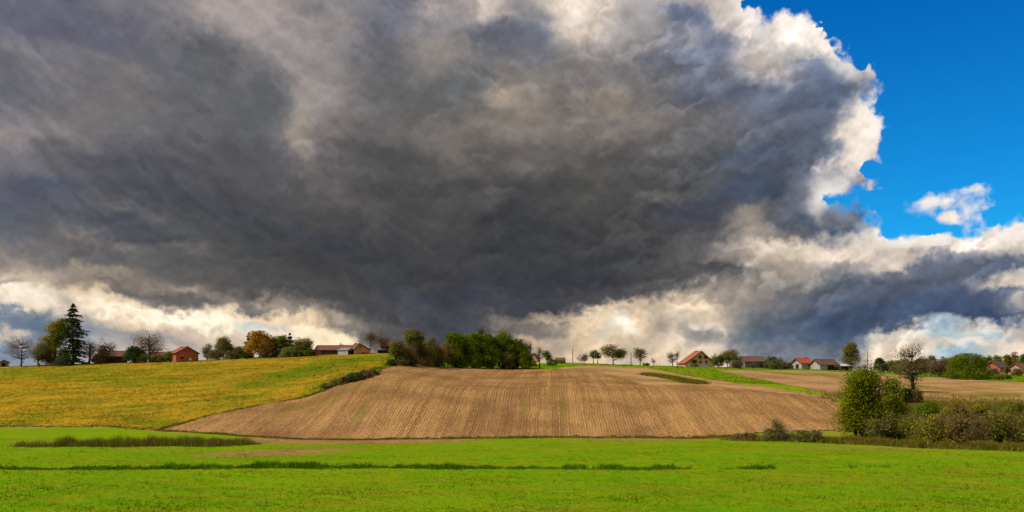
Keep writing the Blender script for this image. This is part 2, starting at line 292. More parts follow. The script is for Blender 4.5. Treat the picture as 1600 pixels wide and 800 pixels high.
# masses run down to the right on the left of the storm, up to the right on its right side
swing = w.m('MULTIPLY', w.m('MULTIPLY', az, az), 0.012)
Pdiag = w.comb(w.m('MULTIPLY', az, 0.5), w.m('MULTIPLY', w.m('SUBTRACT', el, swing), 1.2))
nA = w.noise(rot(Pdiag, (1, 1, 1), 23), 0.42, 4.0, 0.5).outputs[0]
nB = w.noise(rot(P, (1, 1, 1), 37), 0.85, 6.0, 0.5).outputs[0]
nC = w.noise(vadd(rot(P, (1, 1, 1), 37), (-0.16, 0.20, 0.0)), 0.85, 3.0, 0.45).outputs[0]
rel = w.m('ADD', w.m('MULTIPLY', w.m('SUBTRACT', nB, nC), 0.9), w.m('ADD', w.m('MULTIPLY', w.m('SUBTRACT', nA, 0.5), 1.1), w.m('MULTIPLY', w.m('SUBTRACT', nB, 0.5), 0.7)))
hgt = w.noise(rot(vadd(w.comb(w.m('MULTIPLY', az, 0.62), w.m('MULTIPLY', w.m('SUBTRACT', el, swing), 1.0)), warp(P, 0.9, 0.8, 2.0)), (1, 1, 1), 11), 0.30, 5.0, 0.5).outputs[0]
lay = w.m('FRACT', w.m('ADD', w.m('MULTIPLY', hgt, 5.0), w.m('MULTIPLY', w.m('SUBTRACT', el, swing), 0.27)))
saw = w.m('MULTIPLY', w.mr(lay, 0.0, 0.80, smooth=True), w.mr(lay, 0.70, 0.99, 1.0, 0.0, smooth=True))
lmask = w.mr(w.noise(P, 0.22, 3.0, 0.5, dim='2D').outputs[0], 0.38, 0.62, 0.15, 1.0)
rel = w.m('ADD', rel, w.m('MULTIPLY', w.m('MULTIPLY', w.m('SUBTRACT', saw, 0.42), lmask), w.mr(az, -12.0, 12.0, 0.42, 0.66)))
relx = w.m('POWER', 2.0, w.m('MULTIPLY', rel, w.mr(az, -16.0, 10.0, 0.72, 1.0)))
deep = w.n('ShaderNodeHueSaturation'); w.put(deep.inputs['Color'], col_out); deep.inputs['Saturation'].default_value = 0.98
relief = w.n('ShaderNodeVectorMath', operation='SCALE'); w.put(relief.inputs[0], w.mix(1.0, deep.outputs[0], w.mix(w.mr(w.sep(deep.outputs[0])[0], 0.16, 0.60, smooth=True), (0.88, 0.925, 0.985), (1.10, 1.055, 0.99)), 'MULTIPLY')); w.put(relief.inputs['Scale'], relx)
cloud = relief.outputs[0]
# lit rim along the billows beside the clear sky
rim = w.m('MULTIPLY', w.mr(drim, -1.5, 0.1, smooth=True), w.mr(w.noise(P, 0.38, 3.0, dim='2D').outputs[0], 0.36, 0.60, 0.0, 0.85))
tong = w.m('SQRT', w.m('ADD', w.m('POWER', w.m('SUBTRACT', az, 20.6), 2.0), w.m('POWER', w.m('MULTIPLY', w.m('SUBTRACT', el, 10.2), 1.6), 2.0)))
rim = w.m('MULTIPLY', w.m('MULTIPLY', rim, inview), w.mr(tong, 1.0, 2.2, 0.25, 1.0))
cloud = w.mix(rim, cloud, tuple(lin((250, 243, 236))))
# far grey gap between the cumulus heads
dgap = mask_grid(lambda X, Y: sky_sample(X, Y)[2], 9.0, 14.5, 1.6, 5.6, 16, 60, wx2, wy2)
dg = w.m('ADD', dgap, w.m('ADD', w.m('MULTIPLY', bil, 0.60), w.m('MULTIPLY', fine, 0.80)))
gin = w.m('MULTIPLY', w.m('MULTIPLY', w.m('GREATER_THAN', az, 9.0), w.m('LESS_THAN', az, 14.5)), w.m('MULTIPLY', w.m('GREATER_THAN', el, 1.6), w.m('LESS_THAN', el, 5.6)))
gdist = w.m('SQRT', w.m('ADD', w.m('POWER', w.m('SUBTRACT', az, 12.1), 2.0), w.m('POWER', w.m('MULTIPLY', w.m('SUBTRACT', el, 3.2), 1.4), 2.0)))
gapF = w.m('MULTIPLY', w.m('MULTIPLY', w.mr(dg, -0.22, 0.42, 0.0, 0.85, smooth=True), gin), w.mr(gdist, 0.5, 2.2, 1.0, 0.1))
gap_rim = w.m('MULTIPLY', w.m('MULTIPLY', w.mr(dg, -0.55, -0.05, smooth=True), gin), w.mr(nB, 0.36, 0.52, 0.25, 1.0))
cloud = w.mix(w.m('MULTIPLY', gap_rim, w.mr(gdist, 0.6, 2.4, 0.6, 0.1)), cloud, tuple(lin((252, 240, 220))))
cloud = w.mix(gapF, cloud, w.mix(w.mr(nA, 0.4, 0.6), tuple(lin((94, 102, 114))), tuple(lin((122, 122, 124)))))

# clear blue: Sky Texture, deepened
sky = w.n('ShaderNodeTexSky', sky_type='NISHITA')
sky.sun_disc = False
sky.sun_elevation = R(SUN_EL); sky.sun_rotation = R(SUN_AZ)
sky.altitude = 200; sky.air_density = 1.0; sky.dust_density = 0.3; sky.ozone_density = 3.0
blue = w.mix(1.0, sky.outputs[0], w.mix(w.mr(el, 8.0, 24.0), (0.006, 0.088, 0.138), (0.0006, 0.060, 0.126)), 'MULTIPLY')
seen = w.mix(blueF, cloud, blue)
# beyond the frame: the same broken cloud goes on
g1 = w.noise(nrm.outputs[0], 2.4, 7.0, 0.58, 0.4).outputs[0]
g2 = w.noise(nrm.outputs[0], 5.0, 6.0, 0.6, 0.2).outputs[0]
gcl = w.ramp(w.m('ADD', w.m('MULTIPLY', g1, 0.7), w.m('MULTIPLY', g2, 0.3)), [(0.3, tuple(lin((88, 90, 98)))), (0.5, tuple(lin((165, 158, 154)))), (0.68, tuple(lin((244, 236, 226))))]).outputs[0]
gen_sky = w.mix(w.mr(g1, 0.50, 0.58, smooth=True), blue, gcl) if False else w.mix(w.mr(g2, 0.36, 0.46, smooth=True), blue, gcl)
outf = w.m('MAXIMUM', w.mr(w.m('ABSOLUTE', az), 31.5, 36.0, smooth=True), w.mr(el, 23.6, 29.0, smooth=True))
final = w.mix(outf, seen, gen_sky)
bg = w.n('ShaderNodeBackground'); w.put(bg.inputs[0], final)
bg.inputs[1].default_value = 1.0 / (2 ** EXPO)
wo = w.n('ShaderNodeOutputWorld'); w.nt.links.new(bg.outputs[0], wo.inputs[0])
world.cycles.sampling_method = 'MANUAL'
world.cycles.sample_map_resolution = 512
# ------------------------------------------------------------------ terrain
KP   = np.array([-400,   0, 150, 300, 450, 560, 620, 660, 720, 800, 870, 900,1000,1100,1250,1350,1420,1500,1600,2000], float)
KPY  = np.array([ 585, 573, 568, 564, 556, 552, 552, 558, 567, 570, 567, 567, 571, 573, 576, 580, 582, 580, 577, 572], float)
KYC  = np.array([ 280, 280, 282, 284, 285, 286, 287, 288, 290, 295, 300, 300, 300, 300, 300, 315, 350, 390, 430, 440], float)
KY0  = np.array([ 166, 163, 157, 146, 134, 131, 130, 130, 130, 130, 130, 130, 130, 130, 127, 124, 122, 120, 118, 118], float)
KZC  = EYE + (600 - KPY) / F * KYC
T_   = np.linspace(0, 1, 101)
def prof(pts):
    x, y = zip(*pts)
    p = np.interp(np.linspace(-0.1, 1.1, 121), (-0.2,) + x + (1.2,), (0,) + y + (y[-1] + (y[-1] - y[-2]) / (x[-1] - x[-2]) * .2,))
    k = np.ones(7) / 7
    p = np.convolve(np.pad(p, 6, 'edge'), k, 'same')[6:-6]
    p = np.interp(T_, np.linspace(-0.1, 1.1, 121), p)
    p = (p - p[0]) / (p[-1] - p[0])
    return p
PL = prof([(0, 0), (.1, .12), (.5, .58), (1, 1)])
PC = prof([(0, 0), (.03, .06), (.21, .48), (.62, .72), (1, 1)])
PR = prof([(0, 0), (.05, .08), (.25, .42), (.6, .72), (1, 1)])
def vnoise(x, y, seed=0):
    r = np.random.RandomState(seed); z = 0
    for i in range(7):
        a = r.uniform(0, 2 * PI); f = 2 * PI / r.uniform(9, 60); p = r.uniform(0, 6.28)
        z = z + np.sin((x * math.cos(a) + y * math.sin(a)) * f + p)
    return z / 7
def terrain(X, Y):
    X = np.asarray(X, float); Y = np.asarray(Y, float)
    px = np.clip(800 + F * X / np.maximum(Y, 30), -400, 2000)
    y0 = np.interp(px, KP, KY0); yc = np.interp(px, KP, KYC); zc = np.interp(px, KP, KZC)
    t = np.clip((Y - y0) / (yc - y0), 0, 1)
    l = np.clip((600 - px) / 160, 0, 1); l = l * l * (3 - 2 * l)
    r = np.clip((px - 1150) / 250, 0, 1); r = r * r * (3 - 2 * r)
    s = np.interp(t, T_, PC) * (1 - l) * (1 - r) + np.interp(t, T_, PL) * l + np.interp(t, T_, PR) * r * (1 - l)
    z = zc * s
    past = np.maximum(Y - yc, 0)
    z = z - 0.004 * np.minimum(past, 400)
    far = np.clip((np.hypot(X, Y) - 700) / 1500, 0, 1); far = far * far * (3 - 2 * far)
    z = z * (1 - far) - 6 * far
    near = np.clip((Y - 40) / 20, 0, 1)
    z = z + 0.16 * vnoise(X, Y, 3) * near * (1 - far)
    return z
def project(X, Y, Z):
    Ys = np.maximum(Y, 1.0)
    return 800 + F * X / Ys, 600 - F * (Z - EYE) / Ys
def at(px, py):
    """point of the ground seen at photo column px, row py (on the crest if above it)"""
    yc = float(np.interp(px, KP, KYC))
    ys = np.linspace(40, yc, 1200); xs = (px - 800) / F * ys
    q = project(xs, ys, terrain(xs, ys))[1]
    k = np.nonzero(q <= py)[0]
    y = ys[k[0]] if len(k) else yc
    x = (px - 800) / F * y
    return float(x), float(y), float(terrain(x, y))

# ------------------------------------------------------------------ mesh helpers
def link(name, me, mat=None, parent=None, loc=None):
    o = bpy.data.objects.new(name, me); COL.objects.link(o)
    if mat: me.materials.append(mat)
    if parent: o.parent = parent
    if loc: o.location = loc
    return o
def raw_mesh(name, V, Fa, smooth=False):
    """V (n,3), Fa (m,k) arrays"""
    V = np.ascontiguousarray(V, np.float32); Fa = np.ascontiguousarray(Fa, np.int32)
    me = bpy.data.meshes.new(name); m, k = Fa.shape
    me.vertices.add(len(V)); me.vertices.foreach_set('co', V.ravel())
    me.loops.add(m * k); me.loops.foreach_set('vertex_index', Fa.ravel())
    me.polygons.add(m); me.polygons.foreach_set('loop_start', np.arange(0, m * k, k, dtype=np.int32))
    me.polygons.foreach_set('loop_total', np.full(m, k, np.int32))
    if smooth: me.polygons.foreach_set('use_smooth', np.ones(m, bool))
    me.update(calc_edges=True); me.validate()
    return me
def attr(me, name, vals):
    a = me.attributes.new(name, 'FLOAT', 'POINT'); a.data.foreach_set('value', np.ascontiguousarray(vals, np.float32))
def tag(o, label=None, cat=None, group=None, kind=None):
    if label: o['label'] = label
    if cat: o['category'] = cat
    if group: o['group'] = group
    if kind: o['kind'] = kind
    return o
def empty(name, loc, rz, label, cat, group=None):
    o = bpy.data.objects.new(name, None); o.empty_display_size = 0.3
    COL.objects.link(o); o.location = loc; o.rotation_euler = (0, 0, rz)
    return tag(o, label, cat, group)
class MB:
    def __init__(s): s.v = []; s.f = []
    def poly(s, pts):
        k = len(s.v); s.v += [tuple(p) for p in pts]; s.f.append(tuple(range(k, k + len(pts))))
    def box(s, x0, x1, y0, y1, z0, z1):
        k = len(s.v)
        s.v += [(x0,y0,z0),(x1,y0,z0),(x1,y1,z0),(x0,y1,z0),(x0,y0,z1),(x1,y0,z1),(x1,y1,z1),(x0,y1,z1)]
        for q in ((0,3,2,1),(4,5,6,7),(0,1,5,4),(1,2,6,5),(2,3,7,6),(3,0,4,7)): s.f.append(tuple(k + i for i in q))
    def prism(s, prof, y0, y1):
        """profile in x,z swept along y"""
        n = len(prof); k = len(s.v)
        s.v += [(x, y0, z) for x, z in prof] + [(x, y1, z) for x, z in prof]
        s.f.append(tuple(k + i for i in range(n))); s.f.append(tuple(k + n + i for i in reversed(range(n))))
        for i in range(n):
            j = (i + 1) % n; s.f.append((k + i, k + n + i, k + n + j, k + j))
    def rod(s, p, q, r0, r1, n=6):
        p, q = Vector(p), Vector(q); d = (q - p).normalized(); u = d.orthogonal().normalized(); v = d.cross(u); k = len(s.v)
        for c, r in ((p, r0), (q, r1)):
            for i in range(n): s.v.append(tuple(c + (u * math.cos(2*PI*i/n) + v * math.sin(2*PI*i/n)) * r))
        for i in range(n): j = (i + 1) % n; s.f.append((k + i, k + j, k + n + j, k + n + i))
        s.f.append(tuple(k + i for i in reversed(range(n)))); s.f.append(tuple(k + n + i for i in range(n)))
    def build(s, name, mat, parent=None):
        me = bpy.data.meshes.new(name); me.from_pydata(s.v, [], s.f); me.update()
        return link(name, me, mat, parent)

# ------------------------------------------------------------------ materials
def mat(name):
    m = bpy.data.materials.new(name); m.use_nodes = True; t = NT(m.node_tree)
    out = t.n('ShaderNodeOutputMaterial'); b = t.n('ShaderNodeBsdfPrincipled')
    b.inputs['Roughness'].default_value = 0.9; b.inputs['Specular IOR Level'].default_value = 0.15
    t.nt.links.new(b.outputs[0], out.inputs[0])
    return m, t, b, out
def simple(name, c, c2=None, scale=1.5, rough=0.85, bump=0.0):
    m, t, b, _ = mat(name)
    pos = t.n('ShaderNodeTexCoord').outputs['Object']
    c2 = c2 or tuple(x * 0.7 for x in c)
    n1 = t.noise(pos, scale, 6, 0.65).outputs[0]
    t.put(b.inputs['Base Color'], t.mix(t.mr(n1, 0.35, 0.65), c2, c))
    b.inputs['Roughness'].default_value = rough
    if bump:
        bp = t.n('ShaderNodeBump'); bp.inputs['Strength'].default_value = bump; bp.inputs['Distance'].default_value = 0.05
        t.put(bp.inputs['Height'], t.noise(pos, scale * 8, 4).outputs[0]); t.put(b.inputs['Normal'], bp.outputs[0])
    return m
def brick_mat(name, c1, c2, mortar):
    m, t, b, _ = mat(name)
    co = t.n('ShaderNodeTexCoord').outputs['Object']; x, y, z = t.sep(co)
    v = t.comb(t.m('ADD', x, y), z)
    br = t.n('ShaderNodeTexBrick'); t.put(br.inputs['Vector'], v)
    br.inputs['Scale'].default_value = 1.0; br.inputs['Brick Width'].default_value = 0.3; br.inputs['Row Height'].default_value = 0.2
    br.inputs['Mortar Size'].default_value = 0.012
    br.inputs['Color1'].default_value = (*c1, 1); br.inputs['Color2'].default_value = (*c2, 1); br.inputs['Mortar'].default_value = (*mortar, 1)
    d = t.noise(co, 0.9, 5, 0.6).outputs[0]
    t.put(b.inputs['Base Color'], t.mix(t.mr(d, 0.4, 0.75, 0, 0.5), br.outputs[0], tuple(q * 0.6 for q in c2)))
    return m
def tile_mat(name, c1, c2, c3):
    m, t, b, _ = mat(name)
    co = t.n('ShaderNodeTexCoord').outputs['Object']; x, y, z = t.sep(co)
    wv = t.m('SINE', t.m('MULTIPLY', z, 2 * PI / 0.22))
    n1 = t.noise(co, 0.8, 6, 0.65).outputs[0]; n2 = t.noise(co, 5.0, 3, 0.6).outputs[0]
    c = t.mix(t.mr(n1, 0.38, 0.60), c1, c2); c = t.mix(t.mr(n2, 0.42, 0.62), c, c3)
    n3 = t.noise(t.comb(x, t.m('MULTIPLY', y, 3.0), t.m('MULTIPLY', z, 0.4)), 0.7, 4, 0.6).outputs[0]; c = t.mix(t.mr(n3, 0.5, 0.7, 0, 0.6), c, tuple(q * 0.5 + 0.02 for q in c3))
    t.put(b.inputs['Base Color'], c)
    bp = t.n('ShaderNodeBump'); bp.inputs['Strength'].default_value = 0.5; bp.inputs['Distance'].default_value = 0.05
    t.put(bp.inputs['Height'], t.m('ADD', t.m('SINE', t.m('MULTIPLY', y, 2 * PI / 0.25)), wv)); t.put(b.inputs['Normal'], bp.outputs[0])
    b.inputs['Roughness'].default_value = 0.8
    return m
def wood_mat(name, c1, c2):
    m, t, b, _ = mat(name)
    co = t.n('ShaderNodeTexCoord').outputs['Object']; x, y, z = t.sep(co)
    v = t.comb(t.m('MULTIPLY', x, 6.0), t.m('MULTIPLY', y, 6.0), t.m('MULTIPLY', z, 0.5))
    n1 = t.noise(v, 1.0, 4, 0.6).outputs[0]; n2 = t.noise(co, 0.7, 4).outputs[0]
    c = t.mix(t.mr(n1, 0.35, 0.65), c1, c2); c = t.mix(t.mr(n2, 0.5, 0.75, 0, 0.5), c, tuple(q * 0.6 for q in c1))
    t.put(b.inputs['Base Color'], c)
    return m
def leaf_mat(name, cols, var=0.35, trans=0.3, clump=0.5, mass=False):
    """cols: two or three leaf colours; each leaf its own shade, clumps differ"""
    m, t, b, out = mat(name)
    isl = t.n('ShaderNodeNewGeometry').outputs['Random Per Island']
    pos = t.n('ShaderNodeTexCoord').outputs['Object']
    nz = t.noise(pos, clump, 3, 0.6).outputs[0]
    f = t.m('ADD', t.m('MULTIPLY', t.mr(nz, 0.3, 0.7), 0.6), t.m('MULTIPLY', isl, 0.4))
    n = len(cols)
    c = t.ramp(f, [(i / (n - 1), cols[i]) for i in range(n)]).outputs[0]
    hv = t.n('ShaderNodeHueSaturation'); t.put(hv.inputs['Color'], c)
    t.put(hv.inputs['Value'], t.mr(t.m('FRACT', t.m('MULTIPLY', isl, 17.3)), 0, 1, 1 - var, 1 + var))
    b.inputs['Roughness'].default_value = 0.8; b.inputs['Specular IOR Level'].default_value = 0.04
    t.put(b.inputs['Base Color'], hv.outputs[0])
    if mass:
        px_, py_, pz_ = t.sep(pos)
        def vv(op, a_, b_):
            q = t.n('ShaderNodeVectorMath', operation=op); t.put(q.inputs[0], a_); t.put(q.inputs[1], b_); return q.outputs[0]
        flat = t.n('ShaderNodeVectorMath', operation='NORMALIZE'); t.put(flat.inputs[0], t.comb(px_, py_, 0.0))
        gn = t.n('ShaderNodeNewGeometry').outputs['True Normal']
        nn = t.n('ShaderNodeVectorMath', operation='NORMALIZE'); t.put(nn.inputs[0], vv('ADD', vv('MULTIPLY', flat.outputs[0], (.7, .7, .7)), vv('ADD', vv('MULTIPLY', gn, (.55, .55, .55)), (0, 0, .55))))
        t.put(b.inputs['Normal'], nn.outputs[0])
    tr = t.n('ShaderNodeBsdfTranslucent'); t.put(tr.inputs[0], hv.outputs[0])
    mx = t.n('ShaderNodeMixShader'); mx.inputs[0].default_value = trans
    t.nt.links.new(b.outputs[0], mx.inputs[1]); t.nt.links.new(tr.outputs[0], mx.inputs[2]); t.nt.links.new(mx.outputs[0], out.inputs[0])
    return m

# ground materials share one recipe for sward and blades so that they blend
def sward(t, kind):
    pos = t.n('ShaderNodeNewGeometry').outputs['Position']
    x, y, z = t.sep(pos); p2 = t.comb(x, y)
    big = t.noise(p2, 0.045, 5, 0.6, dim='2D').outputs[0]
    mid = t.noise(p2, 0.28, 6, 0.65, dim='2D').outputs[0]
    sm = t.noise(p2, 2.2, 5, 0.7, dim='2D').outputs[0]
    st = t.noise(t.comb(t.m('MULTIPLY', x, 0.06), t.m('MULTIPLY', y, 0.22)), 1.0, 5, 0.6, dim='2D').outputs[0]
    if kind == 'green':
        dry = t.n('ShaderNodeAttribute', attribute_name='dry').outputs['Fac']
        c = t.mix(t.mr(big, 0.38, 0.62), (0.102, 0.218, 0.0030), (0.130, 0.232, 0.0032))
        c = t.mix(t.mr(mid, 0.43, 0.66, 0, 0.8), c, (0.190, 0.215, 0.006))
        c = t.mix(t.mr(st, 0.50, 0.66, 0, 0.55), c, (0.170, 0.175, 0.008))
        c = t.mix(t.mr(st, 0.46, 0.34, 0, 0.35), c, (0.085, 0.205, 0.003))
        c = t.mix(t.mr(sm, 0.50, 0.66, 0, 0.4), c, (0.076, 0.175, 0.003))
        fl = t.noise(t.comb(t.m('MULTIPLY', x, 0.5), y), 0.9, 5, 0.72, dim='2D').outputs[0]
        c = t.mix(t.mr(fl, 0.60, 0.70, 0, 0.8), c, (0.190, 0.140, 0.022))
        c = t.mix(t.mr(fl, 0.38, 0.28, 0, 0.4), c, (0.060, 0.140, 0.003))
        d = t.m('ADD', dry, t.m('MULTIPLY', t.m('SUBTRACT', sm, 0.5), t.m('MULTIPLY', dry, 2.2)))
        c = t.mix(t.mr(d, 0.15, 0.55, 0, 0.5), c, (0.175, 0.165, 0.010))
        c = t.mix(t.mr(d, 0.45, 0.95), c, t.mix(t.mr(mid, 0.35, 0.65), (0.300, 0.180, 0.060), (0.210, 0.110, 0.040)))
    else:
        gr = t.n('ShaderNodeAttribute', attribute_name='green').outputs['Fac']
        c = t.mix(t.mr(st, 0.36, 0.62), (0.355, 0.215, 0.013), (0.255, 0.175, 0.011))
        c = t.mix(t.mr(mid, 0.48, 0.68, 0, 0.55), c, (0.230, 0.175, 0.010))
        c = t.mix(t.mr(st, 0.50, 0.64, 0, 0.85), c, (0.165, 0.155, 0.010))
        c = t.mix(t.mr(big, 0.50, 0.68, 0, 0.6), c, (0.150, 0.160, 0.009))
        c = t.mix(t.mr(sm, 0.52, 0.70, 0, 0.3), c, (0.230, 0.110, 0.020))
        g = t.m('ADD', gr, t.m('MULTIPLY', t.m('SUBTRACT', mid, 0.5), 0.9))
        c = t.mix(t.mr(g, 0.18, 1.1), c, t.mix(t.mr(sm, 0.4, 0.6), (0.125, 0.165, 0.006), (0.092, 0.135, 0.005)))
    return c, sm
def sward_mat(name, kind, blades):
    m, t, b, out = mat(name)
    c, sm = sward(t, kind)
    if blades:
        isl = t.n('ShaderNodeNewGeometry').outputs['Random Per Island']
        hv = t.n('ShaderNodeHueSaturation'); t.put(hv.inputs['Color'], c)
        t.put(hv.inputs['Value'], t.mr(isl, 0, 1, *((0.75, 1.3) if kind == 'green' else (0.88, 1.14)))); t.put(hv.inputs['Hue'], t.mr(t.m('FRACT', t.m('MULTIPLY', isl, 9.7)), 0, 1, 0.485, 0.51))
        c = hv.outputs[0]
    t.put(b.inputs['Base Color'], c)
    b.inputs['Roughness'].default_value = 1.0; b.inputs['Specular IOR Level'].default_value = 0.0
    if blades:
        t.put(b.inputs['Normal'], t.comb(0.0, 0.0, 1.0))
    else:
        bp = t.n('ShaderNodeBump'); bp.inputs['Strength'].default_value = 0.35; bp.inputs['Distance'].default_value = 0.15
        t.put(bp.inputs['Height'], sm); t.put(b.inputs['Normal'], bp.outputs[0])
    return m
def stubble_mat(name, ang, straw, soil, spacing=0.75):
    m, t, b, out = mat(name)
    x, y, z = t.sep(t.n('ShaderNodeNewGeometry').outputs['Position'])
    ca, sa = math.cos(ang), math.sin(ang)
    a = t.m('SUBTRACT', t.m('MULTIPLY', x, ca), t.m('MULTIPLY', y, sa))          # across the rows
    l = t.m('ADD', t.m('MULTIPLY', x, sa), t.m('MULTIPLY', y, ca))               # along them
    p2 = t.comb(a, l)
    wob = t.m('MULTIPLY', t.m('SUBTRACT', t.noise(p2, 0.05, 2, dim='2D').outputs[0], 0.5), 1.2)
    aw = t.m('ADD', a, wob)
    row = t.m('POWER', t.m('ADD', t.m('MULTIPLY', t.m('SINE', t.m('MULTIPLY', aw, 2 * PI / spacing)), 0.5), 0.5), 2.0)
    along = t.noise(t.comb(t.m('MULTIPLY', aw, 1.0 / 0.55), t.m('MULTIPLY', l, 0.02)), 1.0, 4, 0.7, dim='2D').outputs[0]
    band = t.noise(t.comb(t.m('MULTIPLY', aw, 1.0 / 2.6), t.m('MULTIPLY', l, 0.012)), 1.0, 3, 0.6, dim='2D').outputs[0]
    bits = t.noise(p2, 1.7, 6, 0.9, dim='2D').outputs[0]
    big = t.noise(p2, 0.06, 4, 0.6, dim='2D').outputs[0]
    f = t.m('ADD', t.m('MULTIPLY', row, 0.20), t.m('ADD', t.m('ADD', t.m('MULTIPLY', t.mr(along, 0.28, 0.72), 0.26), t.m('MULTIPLY', t.mr(band, 0.32, 0.68), 0.20)), t.m('MULTIPLY', t.mr(bits, 0.38, 0.62), 0.50)))
    c = t.ramp(f, [(0.12, soil), (0.5, tuple((p + q) / 2 for p, q in zip(soil, straw))), (0.9, straw)]).outputs[0]
    c = t.mix(t.mr(big, 0.42, 0.66, 0.0, 0.55), c, tuple(q * 1.25 for q in soil))
    weed = t.n('ShaderNodeAttribute', attribute_name='weed').outputs['Fac']
    wd = t.m('ADD', weed, t.m('MULTIPLY', t.m('SUBTRACT', bits, 0.5), t.m('MULTIPLY', weed, 2.0)))
    c = t.mix(t.mr(wd, 0.25, 0.9, 0, 0.85), c, (0.130, 0.125, 0.012))
    t.put(b.inputs['Base Color'], c); b.inputs['Roughness'].default_value = 1.0; b.inputs['Specular IOR Level'].default_value = 0.0
    bp = t.n('ShaderNodeBump'); bp.inputs['Strength'].default_value = 0.7; bp.inputs['Distance'].default_value = 0.12
    t.put(bp.inputs['Height'], bits); t.put(b.inputs['Normal'], bp.outputs[0])
    return m

M = {}
M['green'] = sward_mat('meadow_sward', 'green', False)
M['green_blade'] = sward_mat('meadow_blades', 'green', True)
M['gold'] = sward_mat('golden_sward', 'gold', False)
M['gold_blade'] = sward_mat('golden_blades', 'gold', True)
ROW_ANG = math.atan2(60, F)
M['stubble'] = stubble_mat('corn_stubble', ROW_ANG, (0.45, 0.255, 0.096), (0.085, 0.041, 0.018), 0.45)
M['strip'] = stubble_mat('strip_stubble', R(62), (0.50, 0.300, 0.120), (0.110, 0.056, 0.028), 1.6)

# ------------------------------------------------------------------ ground sheet
def blob(px, py, items):
    o = np.zeros(px.shape)
    for (x, y, rx, ry, a, s) in items:
        ca, sa = math.cos(R(a)), math.sin(R(a))
        u = ((px - x) * ca + (py - y) * sa) / rx; v = (-(px - x) * sa + (py - y) * ca) / ry
        o = np.maximum(o, s * np.exp(-(u * u + v * v) ** 1.5))
    return o
DRY = [(430,707,150,6,-2,1.0),(330,711,60,3,0,.7),(540,689,240,5.5,0,1.25),(460,686,130,5,0,1.0),(250,672,70,4,5,.9),(60,667,90,3.5,0,.8),(170,667,90,3,2,.8),
       (1000,687,160,5,0,.75),(1250,750,90,8,0,.38),(1480,760,160,14,0,.36),(1150,765,200,10,0,.28),(300,770,300,14,0,.3),(1520,740,120,8,0,.42),(1360,700,260,7,0,.55),
       (1290,683,90,6,0,.75),(60,690,60,8,0,.5),(250,693,200,6,0,.45),(900,700,200,7,0,.33),(1350,660,300,26,0,.7),(1560,650,120,30,0,.7),(940,579,60,4,10,.2),(1060,581,60,3,10,.6),(1130,594,60,3.5,14,.6),(1190,603,50,4,12,.6),(1140,583,50,3,12,.35),(1210,606,50,4,14,.4)]
def dry_of(X, Y, Z):
    px, py = project(X, Y, Z)
    d = blob(px, py, DRY)
    pl, pc = project(X, Y, Z)
    behind = np.interp(px, KP, KYC) < Y - 1
    return np.where(behind, 0.25, d)
def ground():
    a_in = np.linspace(-34, 34, 430)
    a_out = np.concatenate([np.linspace(35, 60, 18), np.linspace(64, 296, 50), np.linspace(300, 325, 18)])
    A = np.radians(np.concatenate([a_in, a_out]))
    r = np.concatenate([np.linspace(1, 44, 22), 45 * (330 / 45) ** (np.linspace(0, 1, 330)), np.linspace(333, 600, 60), np.geomspace(620, 9000, 30)])
    AA, RR = np.meshgrid(A, r)
    X = RR * np.sin(AA); Y = RR * np.cos(AA); Z = terrain(X, Y)
    n, k = len(r), len(A)
    i = np.arange(n - 1)[:, None] * k; j = np.arange(k)[None, :]; j2 = (j + 1) % k
    Fq = np.stack([i + j, i + k + j, i + k + j2, i + j2], -1).reshape(-1, 4)[:, ::-1]
    V = np.stack([X, Y, Z], -1).reshape(-1, 3)
    V = np.vstack([V, [[0, 0, float(terrain(0, 0))]]])
    me = raw_mesh('ground', V, Fq, True)
    attr(me, 'dry', dry_of(V[:, 0], V[:, 1], V[:, 2]))
    return tag(link('ground', me, M['green']), kind='structure')
ground()

# sheets lying on the ground, cut to their field outline
def world_poly(pts):
    return [at(px, py)[:2] for px, py in pts]
def sheet(name, outline, matl, step, ang, lift=0.06, rows=None, attrs=None, jit=0.5, extra=None):
    poly = world_poly(outline) if extra is None else extra
    P0 = np.array(poly)
    ca, sa = math.cos(ang), math.sin(ang)
    Aa = P0[:, 0] * ca - P0[:, 1] * sa; Ll = P0[:, 0] * sa + P0[:, 1] * ca
    a = np.arange(Aa.min() - 1, Aa.max() + 1, step[0]); l = np.arange(Ll.min() - 1, Ll.max() + 1, step[1])
    A, L = np.meshgrid(a, l)
    X = A * ca + L * sa; Y = -A * sa + L * ca
    d = sdf(poly, X, Y) + jit * (vnoise(X * 4, Y * 4, 5) + vnoise(X * 14, Y * 14, 8))
    Z = terrain(X, Y) + lift
    if rows:
        sp, h = rows
        rr = np.random.RandomState(4).uniform(0.4, 1.3, 4000)
        k = np.floor(A / sp).astype(int)
        Z = Z + h * rr[k % 4000] * (0.5 + 0.5 * np.sin(2 * PI * A / sp)) * np.clip(d, 0, 1)
        Z = Z + 0.03 * np.random.RandomState(2).standard_normal(Z.shape)
    keep = d > 0
    n, m = A.shape
    fk = keep[:-1, :-1] & keep[1:, :-1] & keep[:-1, 1:] & keep[1:, 1:]
    idx = np.arange(n * m).reshape(n, m)
    Fq = np.stack([idx[:-1, :-1], idx[:-1, 1:], idx[1:, 1:], idx[1:, :-1]], -1)[fk]
    used = np.unique(Fq); remap = np.full(n * m, -1); remap[used] = np.arange(len(used))
    V = np.stack([X, Y, Z], -1).reshape(-1, 3)[used]
    me = raw_mesh(name, V, remap[Fq], True)
    if attrs: attr(me, attrs[0], attrs[1](V[:, 0], V[:, 1], V[:, 2]))
    return tag(link(name, me, matl), kind='structure'), poly

